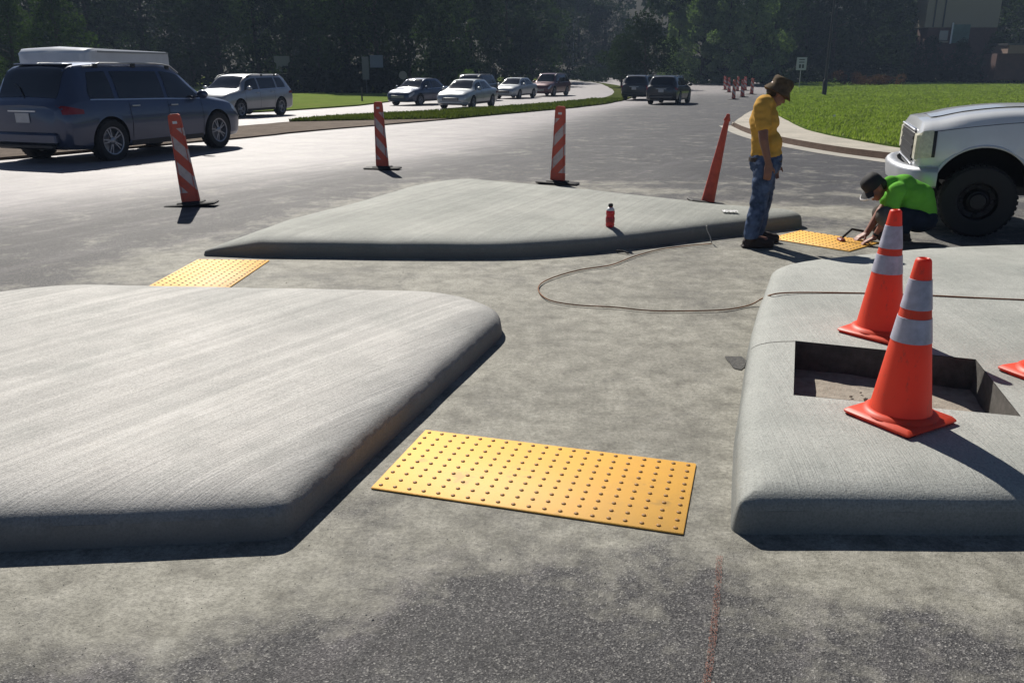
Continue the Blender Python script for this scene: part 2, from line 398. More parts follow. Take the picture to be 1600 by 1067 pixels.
def make_road():
    xs = grid_coords(-90, 90, -5, 6, .1, 1.045); ys = grid_coords(-12, 230, 1.2, 14, .1, 1.03)
    X, Y = np.meshgrid(xs, ys); Z = gzf(Y)
    ny, nx = X.shape
    idx = np.arange(ny*nx).reshape(ny, nx)
    F = np.stack([idx[:-1,:-1], idx[:-1,1:], idx[1:,1:], idx[1:,:-1]], -1).reshape(-1, 4)
    me = bpy.data.meshes.new('asphalt_road'); me.from_pydata(np.stack([X, Y, Z], -1).reshape(-1, 3).tolist(), [], F.tolist())
    me.materials.append(M['road'])
    me.polygons.foreach_set('use_smooth', [True]*len(me.polygons))
    b = [(-12, 2), (-5.9, 9.3), (-4.4, 11.9), (-2.2, 14.8), (-.9, 17.2), (1.2, 27.5), (5.2, 44), (12, 62), (20, 90), (10, 140)]
    sd = seg_sd(X, Y, b)
    tone = 1/(1+np.exp(-sd/.55))
    tone = np.maximum(tone, .8/(1+np.exp(-(Y-75)/6)))
    g = lambda cx, cy, sx, sy, a=0: np.exp(-((((X-cx)*math.cos(a)+(Y-cy)*math.sin(a))/sx)**2+((-(X-cx)*math.sin(a)+(Y-cy)*math.cos(a))/sy)**2))
    box = lambda x0, x1, y0, y1, s=.3: 1/(1+np.exp(-(X-x0)/s))/(1+np.exp((X-x1)/s))/(1+np.exp(-(Y-y0)/s))/(1+np.exp((Y-y1)/s))
    dust = .95*box(-2.6, 2.4, 2.5, 7.6, .18) + .9*box(-2.0, -.15, 2.05, 2.6, .16) + .85*box(1.0, 4, 2.05, 2.5, .14)
    dust += .95*g(.4, 3.9, 1.1, 1.6) + .8*g(-2.9, 6.9, .5, .7) + .9*g(3.1, 7.6, 1.1, 1.0) + .55*g(-1.3, 2.2, .6, .25)
    dust += 1.0*g(2.8, 9.75, 1.8, .40, -.35) + .95*g(4.6, 9.2, 1.5, .40, -.25) + .9*g(.9, 11.3, 2.4, .30, -.12) + .8*g(5.5, 10.6, 1.6, .18, -.2) + .55*g(-2.2, 9.6, .3, 2.2, -.4) + .5*g(1.5, 11.9, 2.5, .3)
    dust += .12*box(-4, 4, 1.0, 2.5, .25) - .35*g(-.6, 2.75, .16, .35, .4) - .3*g(.1, 2.75, .6, .12) - .3*g(.95, 4.3, .12, .9, -.3) + .35*g(1.3, 2.3, .5, .12) + .3*g(-1.2, 2.25, .5, .14) - .6*g(.0, 2.25, .7, .40) - .45*g(1.2, 1.95, .6, .28) - .4*g(-.3, 1.8, .8, .35) - .2*g(0, 2.65, .5, .25) - .2*g(-1.4, 1.8, .4, .2)
    fresh = box(3.2, 30, 11.0, 26, .8)*.9 + .7*g(5.6, 12.8, 3.5, 2.0)
    splash = box(-3, 4, 1, 9, .3)
    fresh = np.maximum(fresh, .8*(1-tone)*box(-3, 60, 13, 75, 1.2))
    for n_, v in (('tone', tone), ('dust', np.clip(dust, 0, 1.15)), ('fresh', np.clip(fresh, 0, 1)), ('splash', splash)): add_attr(me, n_, v)
    o = bpy.data.objects.new('asphalt_road', me); COL.objects.link(o); tag(o, kind='structure')
make_road()
def sheet(name, poly, z, mat, cell=None, kind='structure', skirt=.25):
    """flat polygon following the terrain; poly = world xy"""
    poly = [Vector((p[0], p[1])) for p in poly]; n = len(poly)
    pts = list(poly); edges = [(i, (i+1) % n) for i in range(n)]
    x0, x1 = min(p.x for p in poly), max(p.x for p in poly); y0, y1 = min(p.y for p in poly), max(p.y for p in poly)
    y = y0
    rows = []
    while y < y1: rows.append(y); y += max(.8, abs(y) * .05)
    A = np.array([(p.x, p.y) for p in poly])
    def inside(px, py):
        c = False; j = n-1
        for i in range(n):
            if (A[i][1] > py) != (A[j][1] > py) and px < (A[j][0]-A[i][0])*(py-A[i][1])/(A[j][1]-A[i][1])+A[i][0]: c = not c
            j = i
        return c
    for y in rows:
        st = max(.8, abs(y)*.08); x = x0 + st/2
        while x < x1:
            if inside(x, y): pts.append(Vector((x, y)))
            x += st
    vs, es, fs, *_ = delaunay_2d_cdt(pts, edges, [tuple(range(n))], 1, 1e-4)
    verts = [(v.x, v.y, gz(v.y) + z + .02*nz(v.x, v.y, .4)) for v in vs]
    faces = [tuple(f) for f in fs]
    b = len(verts)
    if skirt:
        verts += [(p.x, p.y, gz(p.y) + z) for p in poly] + [(p.x, p.y, gz(p.y) + z - skirt) for p in poly]
        faces += [(b+i, b+n+i, b+n+(i+1) % n, b+(i+1) % n) for i in range(n)]
    o = mesh_obj(name, verts, faces, mat, None, 40)
    if kind: tag(o, kind=kind)
    return o
def smooth_line(pts, k=6):
    out = []
    for i in range(len(pts)-1):
        p0 = pts[max(i-1, 0)]; p1 = pts[i]; p2 = pts[i+1]; p3 = pts[min(i+2, len(pts)-1)]
        for j in range(k):
            t = j/k
            out.append(tuple(.5*((2*p1[a]) + (-p0[a]+p2[a])*t + (2*p0[a]-5*p1[a]+4*p2[a]-p3[a])*t*t + (-p0[a]+3*p1[a]-3*p2[a]+p3[a])*t**3) for a in range(len(p1))))
    out.append(tuple(pts[-1])); return out
def pxl(l, z=0): return [tuple(G(x, y, z)[:3]) for x, y in l]
def jag(poly, a=.08, s=1.3): return [(p[0]+a*nz(p[0], p[1], s), p[1]+a*nz(p[0], p[1], s, 5)) for p in poly]

gv = []; gf = []
ys_ = np.concatenate([[-60, 0, 12, 20, 35, 50, 75, 100, 130, 160, 200, 260, 330, 450, 600]])
for i, y in enumerate(ys_):
    for x in (-700, -200, -60, 0, 60, 200, 700): gv.append((x, y, gz(y) - .12))
for i in range(len(ys_)-1):
    for j in range(6): gf.append((i*7+j, i*7+j+1, (i+1)*7+j+1, (i+1)*7+j))
tag(mesh_obj('ground', gv, gf, M['soil'], None, 60), kind='structure')
# wooded rise behind everything
hv = []; hf = []
hy = [128, 150, 165, 185, 215, 260]; hh = [-.3, 1.5, 6, 14, 24, 30]
hx = list(range(-260, 261, 20))
for y, z in zip(hy, hh):
    for x in hx: hv.append((x, y + .0009*x*x*(-1) + 14 + 4*nz(x, y, .03), gz(y) + z + (1.5*nz(x, y, .05) if z > 0 else 0)))
n_ = len(hx)
for i in range(len(hy)-1):
    for j in range(n_-1): hf.append((i*n_+j, i*n_+j+1, (i+1)*n_+j+1, (i+1)*n_+j))
tag(mesh_obj('hill', hv, hf, M['soil'], None, 60), kind='structure')

# grass verge between the two carriageways (dirt at its near end)
low = pxl([(-260, 262), (0, 248), (180, 232), (370, 216), (500, 203), (700, 186), (900, 168), (970, 158), (992, 150), (994, 143), (975, 136), (940, 130), (900, 126)], .03)
upp = pxl([(880, 124), (930, 129), (952, 137), (960, 144), (948, 152), (900, 159), (700, 174), (520, 184), (450, 191), (370, 198), (180, 215), (0, 229), (-260, 246)], .03)
L1 = jag(smooth_line([p[:2] for p in low]), .12); L2 = jag(smooth_line([p[:2] for p in upp]), .12)
k0 = 6*5   # dirt up to the sixth node
vg = sheet('grass_verge', L1[k0:] + L2[:len(L2)-6*4], .05, M['median'])
sheet('dirt_verge', L1[:k0+1] + L2[len(L2)-6*4-1:], .04, M['dirt'])
# left lawn
lawnL = jag([tuple(p[:2]) for p in pxl([(-300, 196), (0, 190), (250, 184), (450, 174), (560, 166), (610, 160), (640, 152), (700, 146), (760, 137), (820, 130), (860, 124)], .0)], .2)
sheet('left_lawn', lawnL + [(2, 150), (-60, 170), (-160, 160), (-160, 60)], .07, M['grass_sun'])
# right lawn
back = [(1144, 193), (1162, 180), (1179, 172), (1205, 176), (1220, 183), (1260, 202), (1325, 217), (1385, 227), (1480, 238), (1620, 250), (1800, 262)]
face = [(1144, 197), (1170, 209), (1220, 223), (1300, 238), (1387, 250), (1480, 262), (1620, 276), (1800, 292)]
BK = smooth_line([tuple(p[:2]) for p in pxl(back, .14)], 5); FC = smooth_line([tuple(p[:2]) for p in pxl(face, 0)], 5)
lt = [tuple(p[:2]) for p in pxl([(1179, 172), (1186, 160), (1200, 150), (1222, 138), (1262, 130)], .0)]
i_b = 5*2
sheet('right_lawn', BK[i_b:] + [(60, 24), (120, 60), (120, 128), (30, 128)] + lt[::-1][:-1], .16, M['grass'])
wk = sheet('pavement', FC + BK[::-1], .13, M['walk'], skirt=.0)
def strip(name, line, o0, o1, z0, z1, mat):
    P = [Vector(p) for p in line]; v = []; f = []
    for i, p in enumerate(P):
        d = (P[min(i+1, len(P)-1)] - P[max(i-1, 0)]).normalized(); nrm = Vector((d.y, -d.x))
        a = p + nrm*o0; b = p + nrm*o1
        v += [(a.x, a.y, gz(a.y)+z0), (b.x, b.y, gz(b.y)+z1)]
    for i in range(len(P)-1): f.append((2*i, 2*i+2, 2*i+3, 2*i+1))
    return tag(mesh_obj(name, v, f, mat, None, 30), kind='structure')
strip('kerb', FC, .0, .04, .132, .012, M['curb'])
strip('gutter', FC, .03, .42, .012, .006, M['gutter'])

# ------------------------------------------------------------------ concrete islands
PROF0 = [(0, .0), (.004, .05), (.010, .085), (.026, .109), (.055, .127), (.10, .141), (.17, .153), (.27, .162), (.42, .1675), (.6, .17)]
def round_poly(poly, rad, step=.03):
    out = []; n = len(poly)
    for i in range(n):
        p = Vector(poly[i]); a = Vector(poly[i-1]); b = Vector(poly[(i+1) % n]); r = rad[i] if hasattr(rad, '__len__') else rad
        da = (a-p).normalized(); db = (b-p).normalized()
        r = min(r, (a-p).length*.45, (b-p).length*.45)
        for k in range(9):
            t = k/8; out.append((p+da*r)*(1-t)**2 + p*2*t*(1-t) + (p+db*r)*t*t)
    res = []
    for i in range(len(out)):
        a, b = out[i], out[(i+1) % len(out)]; L = (b-a).length; m = max(1, int(L/step))
        for k in range(m): res.append(a.lerp(b, k/m))
    return res
def island(name, poly, rad, mat, hscale=1.0, tight=1.0, hole=None, hfun=None, cell=.08, label='', parent=None):
    PROF = [(d_ if i_ < 3 else d_*tight, z_) for i_, (d_, z_) in enumerate(PROF0)]
    o = round_poly(poly, rad); A = np.array([(p.x, p.y) for p in o]); n = len(A)
    A = A + .006*np.array([[nz(x, y, 2.3), nz(x, y, 2.3, 9)] for x, y in A])
    B = np.roll(A, -1, 0)
    area = np.sum(A[:, 0]*B[:, 1]-B[:, 0]*A[:, 1])
    if area < 0: A = A[::-1].copy(); B = np.roll(A, -1, 0)
    T = np.roll(A, -1, 0)-np.roll(A, 1, 0); T /= np.linalg.norm(T, axis=1)[:, None]; N = np.stack([-T[:, 1], T[:, 0]], 1)
    def dist(P):
        d = np.full(len(P), 1e9)
        for k in range(0, len(P), 4000):
            Q = P[k:k+4000][:, None, :]; D = (B-A)[None]; L = (D**2).sum(-1)
            t = np.clip(((Q-A[None])*D).sum(-1)/L, 0, 1); d[k:k+4000] = np.sqrt(((Q-A[None]-D*t[..., None])**2).sum(-1)).min(1)
        return d
    def inside(P):
        c = np.zeros(len(P), bool)
        for i in range(n):
            (x0, y0), (x1, y1) = A[i], B[i]
            if y0 == y1: continue
            k = ((y0 > P[:, 1]) != (y1 > P[:, 1])) & (P[:, 0] < (x1-x0)*(P[:, 1]-y0)/(y1-y0)+x0); c ^= k
        return c
    pr = PROF[2:]
    base_in = A + N*pr[0][0]
    pts = [base_in]
    for d, z in pr[1:]:
        Q = A + N*d; k = (dist(Q) > d*.985) & inside(Q); Q = Q[k]
        pts.append(Q[::max(1, int(d/.09))])
    x0, y0 = A.min(0); x1, y1 = A.max(0)
    gx, gy = np.meshgrid(np.arange(x0, x1, cell), np.arange(y0, y1, cell)); Gp = np.stack([gx.ravel(), gy.ravel()], 1)
    Gp = Gp[inside(Gp)]; Gp = Gp[dist(Gp) > .34]
    allp = np.concatenate(pts + [Gp]); V2 = [Vector(p) for p in allp]
    edges = [(i, (i+1) % n) for i in range(n)]; faces = [tuple(range(n))]
    if hole:
        h0 = len(V2); hp = [Vector(h) for h in hole]
        ha = np.array(hole)
        def inh(p, tol=-.01):
            for i in range(len(hp)):
                a, b = hp[i], hp[(i+1) % len(hp)]
                if (b-a).x*(p.y-a.y)-(b-a).y*(p.x-a.x) < tol: return False
            return True
        V2 = V2[:n] + [p for p in V2[n:] if not inh(p)]; h0 = len(V2); V2 += hp; edges += [(h0+i, h0+(i+1) % len(hp)) for i in range(len(hp))]
    vs, es, fs, ov, oe, of = delaunay_2d_cdt(V2, edges, faces, 1, 1e-5)
    P = np.array([(v.x, v.y) for v in vs]); d = dist(P)
    zz = np.interp(d, [p[0] for p in PROF], [p[1] for p in PROF])*hscale
    zz = np.maximum(zz, .085*hscale)
    hf_ = (lambda x, y: 1.0) if hfun is None else hfun
    z = np.array([zz[i]*hf_(P[i][0], P[i][1]) + (.004*nz(P[i][0], P[i][1], 1.7)+.0025*nz(P[i][0], P[i][1], 6))*min(1, d[i]*12) for i in range(len(P))])
    tri = [tuple(f) for f in fs]
    if hole:
        tri = [f for f in tri if not inh(Vector((sum(P[i][0] for i in f)/len(f), sum(P[i][1] for i in f)/len(f))), 1e-6)]
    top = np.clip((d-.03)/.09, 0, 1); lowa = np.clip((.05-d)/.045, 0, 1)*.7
    verts = [(P[i][0], P[i][1], z[i]) for i in range(len(P))]; nb = len(verts)
    # cast face down to the ground
    rings = [(.010, .085), (.004, .05), (0, .02), (-.006, -.03)]
    ext_top = []; ext_low = []
    for k, (dd, zr) in enumerate(rings):
        Q = A + N*dd
        for i in range(n):
            wob = .002*nz(Q[i][0], Q[i][1], 9)
            verts.append((Q[i][0]+wob, Q[i][1]+wob, zr*hscale*(hf_(Q[i][0], Q[i][1]) if zr > 0 else 1)))
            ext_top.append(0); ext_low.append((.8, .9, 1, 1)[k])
    for k in range(len(rings)-1):
        for i in range(n):
            a = nb+k*n+i; b = nb+k*n+(i+1) % n; tri.append((a+n, b+n, b, a))
    fo = mesh_obj('concrete_slab' if parent else name, verts, tri, mat, parent, 45)
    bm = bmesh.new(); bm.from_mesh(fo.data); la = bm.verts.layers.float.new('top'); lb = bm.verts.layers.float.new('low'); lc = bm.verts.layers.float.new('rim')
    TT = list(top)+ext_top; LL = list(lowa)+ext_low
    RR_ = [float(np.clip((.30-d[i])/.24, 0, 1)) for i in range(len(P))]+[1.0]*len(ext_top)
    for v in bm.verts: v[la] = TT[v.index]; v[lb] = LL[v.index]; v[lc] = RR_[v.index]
    bmesh.ops.remove_doubles(bm, verts=bm.verts, dist=.0005)
    bmesh.ops.recalc_face_normals(bm, faces=bm.faces); bm.to_mesh(fo.data); bm.free()
    return fo, hf_
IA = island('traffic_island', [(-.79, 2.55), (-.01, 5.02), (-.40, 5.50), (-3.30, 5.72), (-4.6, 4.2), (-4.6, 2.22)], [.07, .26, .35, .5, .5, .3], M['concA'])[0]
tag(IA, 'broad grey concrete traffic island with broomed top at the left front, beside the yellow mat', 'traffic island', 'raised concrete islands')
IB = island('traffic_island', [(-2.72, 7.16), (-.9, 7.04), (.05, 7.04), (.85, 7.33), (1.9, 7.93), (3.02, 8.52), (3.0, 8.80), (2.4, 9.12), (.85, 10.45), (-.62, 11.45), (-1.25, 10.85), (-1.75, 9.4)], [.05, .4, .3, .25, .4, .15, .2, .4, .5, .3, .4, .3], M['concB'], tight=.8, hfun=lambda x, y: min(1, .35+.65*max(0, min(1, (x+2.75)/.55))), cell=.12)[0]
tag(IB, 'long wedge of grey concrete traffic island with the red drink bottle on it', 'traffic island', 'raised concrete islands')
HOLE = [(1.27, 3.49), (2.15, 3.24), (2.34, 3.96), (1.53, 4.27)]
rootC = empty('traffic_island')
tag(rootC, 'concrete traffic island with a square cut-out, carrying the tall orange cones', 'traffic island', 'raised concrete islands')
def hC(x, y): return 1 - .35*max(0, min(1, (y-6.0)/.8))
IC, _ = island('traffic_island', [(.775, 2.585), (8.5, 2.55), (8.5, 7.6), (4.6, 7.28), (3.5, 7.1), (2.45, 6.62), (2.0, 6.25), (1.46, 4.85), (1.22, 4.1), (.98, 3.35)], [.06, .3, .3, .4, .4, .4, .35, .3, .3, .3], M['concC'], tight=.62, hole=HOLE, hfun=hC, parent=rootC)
jp = [G(1163+ (1246-1163)*t, 531+3*t, .165) for t in np.linspace(0, 1, 22)]
jv = []; jf = []
for p_ in jp:
    for dy in (-.004, .004):
        hit, lo_, nn_, _ = IC.ray_cast(Vector((p_.x, p_.y+dy, 1)), Vector((0, 0, -1)))
        jv.append((p_.x, p_.y+dy, (lo_.z if hit else 0)+.0012))
for i in range(21): jf.append((2*i, 2*i+2, 2*i+3, 2*i+1))
mesh_obj('construction_joint', jv, jf, plain('joint_dirt', (.10, .095, .085), .9), rootC)
# walls of the cut-out
hm = MB(); n4 = 4
ztop = .168
for i in range(4):
    a, b = HOLE[i], HOLE[(i+1) % 4]
    K = 8
    vs = []
    for k in range(K+1):
        t = k/K; x = a[0]+(b[0]-a[0])*t; y = a[1]+(b[1]-a[1])*t
        vs += [(x, y, ztop-.001+.002*nz(x, y, 6)), (x+.006*nz(x, y, 11), y+.006*nz(x, y, 11, 4), .09), (x+.008*nz(x, y, 9, 7), y+.004, -.02)]
    fs = []
    for k in range(K):
        fs += [(3*k, 3*k+1, 3*k+4, 3*k+3), (3*k+1, 3*k+2, 3*k+5, 3*k+4)]
    hm.add(vs, fs)
wl = hm.build('cutout_wall', m_soil('raw_cut_concrete', (.13, .125, .115), (.27, .255, .235), 14), rootC, 40)
cx, cy = sum(h[0] for h in HOLE)/4, sum(h[1] for h in HOLE)/4
fv = []; ff = []; K = 12
for i in range(K+1):
    for j in range(K+1):
        s, t = i/K, j/K
        x = (HOLE[0][0]*(1-s)+HOLE[1][0]*s)*(1-t)+(HOLE[3][0]*(1-s)+HOLE[2][0]*s)*t
        y = (HOLE[0][1]*(1-s)+HOLE[1][1]*s)*(1-t)+(HOLE[3][1]*(1-s)+HOLE[2][1]*s)*t
        fv.append((x, y, .006+.010*nz(x, y, 8)+.004*nz(x, y, 30)))
for i in range(K):
    for j in range(K): ff.append((i*(K+1)+j, (i+1)*(K+1)+j, (i+1)*(K+1)+j+1, i*(K+1)+j+1))
q = NM('sandy_floor'); P_ = q.pos()
M['sand'] = q.out(q.ramp(q.noise(P_, 16, 6, .7), [(.3, (.22, .19, .155)), (.7, (.40, .35, .29))]), .9, q.bump(q.noise(P_, 90, 4), .8, .006))
mesh_obj('cutout_floor', fv, ff, M['sand'], rootC, 60)
# loose stones in the cut-out
def stone(name, c, r, mat, parent=None, seed=0):
    m = MB(); m.ell((0, 0, 0), r, 4); vs = [(v[0]*(1+.35*noise.noise(Vector(v)*40+Vector((seed, 0, 0)))), v[1]*(1+.3*noise.noise(Vector(v)*44+Vector((0, seed, 0)))), v[2]) for v in m.v]
    o = mesh_obj(name, vs, m.f, mat, parent, 30); o.location = c; return o

# ------------------------------------------------------------------ tactile mats
def tactile(corners, nx, ny, label, group, parts=True, z0=.0, th=.009):
    """corners: near-left, near-right, far-right, far-left world xy"""
    c = [Vector(p) for p in corners]; mid = sum(c, Vector((0, 0)))/4
    ex = (c[1]-c[0]+c[2]-c[3]).normalized(); ang = math.atan2(ex.y, ex.x)
    W = ((c[1]-c[0]).length+(c[2]-c[3]).length)/2; D = ((c[3]-c[0]).length+(c[2]-c[1]).length)/2
    root = empty('tactile_mat', (mid.x, mid.y, gz(mid.y)), ang); tag(root, label, 'tactile mat', group)
    m = MB(); m.box((0, 0, z0+th/2), (W, D, th), bev=.003); m.build('mat_panel', M['yellow'], root, 40)
    sx, sy = W/nx, D/ny; r = .0092
    dm = MB(); dm.lathe([(r, 0), (r*.88, .0030), (r*.6, .0042), (r*.2, .0044)], 10)
    me = None
    allm = MB()
    for i in range(nx):
        for j in range(ny):
            x = -W/2+sx*(i+.5); y = -D/2+sy*(j+.5); z = z0+th
            if parts:
                if me is None: o = dm.build('dome', M['dome'], root, 50); me = o.data
                else: o = bpy.data.objects.new('dome', me); COL.objects.link(o); o.parent = root
                o.location = (x, y, z)
            else: allm.add([(a+x, b_+y, c_+z) for a, b_, c_ in dm.v], dm.f)
    if not parts: tag(allm.build('domes', M['dome'], root, 50), kind='stuff')
    return root
g_ = 'yellow tactile paving mats'
A_, B_, C_, D_ = G(663, 669, .012), G(1087, 723, .012), G(1069, 831, .012), G(581, 761, .012)
tactile([D_.xy, C_.xy, B_.xy, A_.xy], 20, 10, 'large yellow tactile mat of raised domes in the foreground between two concrete islands', g_)
tactile([(-2.73, 5.84), (-2.10, 5.80), (-2.09, 6.96), (-2.70, 6.98)], 10, 19, 'yellow tactile mat at the pointed left end of the far wedge island', g_, False)
tactile([(2.97, 7.24), (3.42, 7.72), (2.93, 8.28), (2.52, 7.98)][0:4], 10, 12, 'yellow tactile mat between the standing man and the crouching man', g_, False, .0, .012)

# ------------------------------------------------------------------ traffic cones
def cone_mesh():
    root = empty('traffic_cone')
    H = .69; z0 = .038
    b = MB(); b.box((0, 0, .019), (.315, .315, .03), bev=.012)
    b.lathe([(.150, .034), (.142, .044), (.132, .050), (.124, .052)], 40)
    b.build('cone_base', M['orange'], root, 40)
    r = lambda z: .120+(.029-.120)*((z-.05)/(H-.05))
    m = MB(); m.lathe([(r(.05)+.004, .05), (r(.07), .07)]+[(r(z), z) for z in np.linspace(.1, H-.012, 14)]+[(.027, H-.004), (.020, H), (.016, H-.004), (.016, H-.03)], 40)
    m.build('cone_body', M['orange'], root, 40)
    for z1, z2 in ((.352, .452), (.487, .607)):
        c = MB(); c.lathe([(r(z1)-.001, z1), (r(z1)+.0022, z1+.001), (r(z2)+.0022, z2-.001), (r(z2)-.001, z2)], 40); c.build('reflective_collar', M['collar'], root, 40)
    f = MB()
    for sx in (-1, 1):
        for sy in (-1, 1): f.box((sx*.125, sy*.125, .003), (.05, .05, .008))
    f.build('base_feet', M['rubber'], root)
    return root
cone = cone_mesh()
def place_cone(o, px, py, rz, label, tilt=(0, 0), z=.167):
    p = G(px, py, z); o.location = p; o.rotation_euler = (tilt[0], tilt[1], rz); tag(o, label, 'traffic cone', 'orange traffic cones on the concrete')
    return o
place_cone(cone, 1404, 655, R(30), 'nearest orange traffic cone, whole, standing at the front lip of the square cut-out')
c2 = place_cone(copy_tree(cone), 1372, 522, R(38), 'orange traffic cone behind the square cut-out, in front of the crouching man')
c3 = place_cone(copy_tree(cone), 1640, 590, R(20), 'orange traffic cone cut off by the right edge, only a base corner in view')

# ------------------------------------------------------------------ delineator panels
def panel_shape(root, mat, H=1.06):
    m = MB(); W0, W1, T = .105, .072, .018
    P = []
    zs = [0.035, .10, .6, .9, 1.0, 1.045, H]; ws = [W0, W0, W0-(W0-W1)*.6, W1+.004, W1, W1-.008, W1-.028]
    for s in (-1, 1):
        for z, w_ in zip(zs, ws): P += [(-w_, s*T, z), (w_, s*T, z)]
    k = len(zs); F = []
    for s, o in ((0, 0), (1, 2*k)):
        for i in range(k-1):
            f = (o+2*i, o+2*i+1, o+2*i+3, o+2*i+2); F.append(f if s == 0 else f[::-1])
    for i in range(k-1):
        F.append((2*i+1, 2*k+2*i+1, 2*k+2*i+3, 2*i+3)); F.append((2*i, 2*i+2, 2*k+2*i+2, 2*k+2*i))
    F.append((2*k-2, 2*k-1, 4*k-1, 4*k-2)); F.append((0, 2*k, 2*k+1, 1))
    m.add(P, F); m.build('panel', mat, root, 30)
    hm = MB()
    for s in (-1, 1): hm.box((0, s*(T+.001), .965), (.052, .003, .030), bev=.001)
    hm.build('handle_slot', M['white'], root)
    rb = MB()
    for s in (-1, 1):
        for sx in (-1, 1): rb.box((sx*.083, s*(T+.002), .5), (.008, .006, .86), M=Matrix.Identity(4))
    # raised rims lean in with the taper
    vv = [(x*(1-(z-.07)*.30), y, z) for x, y, z in rb.v]; rb.v = vv
    rb.build('rim', M['orangedk'], root)
def delineator():
    root = empty('delineator_panel'); panel_shape(root, M['stripe'])
    b = MB(); Pb = []
    n = 8
    for k in range(n):                                        # long hexagonal rubber foot
        pass
    b.box((0, 0, .022), (.60, .20, .032), bev=.012); b.box((0, 0, .042), (.30, .16, .03), bev=.01); b.build('rubber_base', M['rubber'], root, 40)
    return root
de = delineator()
def place_d(o, px, py, rz, label, ty=0, tx=0):
    o.location = G(px, py); o.rotation_euler = (tx, ty, rz); return tag(o, label, 'delineator', 'orange and white delineator panels round the works')
place_d(de, 300, 322, R(2), 'striped orange and white delineator panel leaning left, nearest the grey SUV', R(-4.5))
place_d(copy_tree(de), 598, 265, R(-14), 'striped delineator panel second from the left, on bare asphalt, seen slightly turned', R(-1), R(1))
d3_ = place_d(copy_tree(de), 871, 288, R(-20), 'striped delineator panel just behind the wedge island, right of centre', R(1.5))
for c_ in d3_.children:
    if c_.name.startswith('panel'): c_.data = c_.data.copy(); c_.data.materials[0] = M['stripe2']
thin = empty('slim_traffic_cone'); b = MB()
b.lathe([(.084, .03), (.078, .07), (.030, .98), (.040, .985), (.040, 1.0), (.026, 1.03), (.020, 1.06), (.008, 1.065)], 28)
b.v = [(x, y*.62, z) for x, y, z in b.v]; b.build('cone_body', M['orangedk'], thin, 35)
b = MB(); b.lathe([(.061, .40), (.0625, .40), (.0555, .54), (.053, .54)], 28, caps=False); b.v = [(x, y*.62, z) for x, y, z in b.v]; b.build('faded_band', M['orangedk'], thin, 40)
b = MB(); b.box((0, 0, .018), (.46, .22, .034), bev=.012); b.build('rubber_base', M['rubber'], thin, 40)
place_d(thin, 1105, 319, R(4), 'slim orange cone leaning to the right, between the wedge island and the man in yellow', R(9.5)); thin['category'] = 'traffic cone'; del thin['group']
# far cluster
fard = [(1146, 156, 30, 'nearest of the far red and white panels down the road'), (1160, 152.5, -20, 'far red and white panel just right of the nearest one'),
        (1174, 148, 10, 'rightmost of the far red and white panels down the road'), (1139, 145, -30, 'far red and white panel at the back left of the cluster'),
        (1152, 143, 20, 'far red and white panel in the middle at the back of the cluster'), (1164, 142, 0, 'far red and white panel at the back right of the cluster'), (1133, 141, 5, 'leftmost and farthest of the small red and white panels')]
for px, py, r_, lb in fard:
    o = place_d(copy_tree(de), px, py, R(r_), lb, R(random.uniform(-5, 5)))
    o.scale = (1.5, 1.5, 1.25); o['group'] = 'far red and white panels down the road'

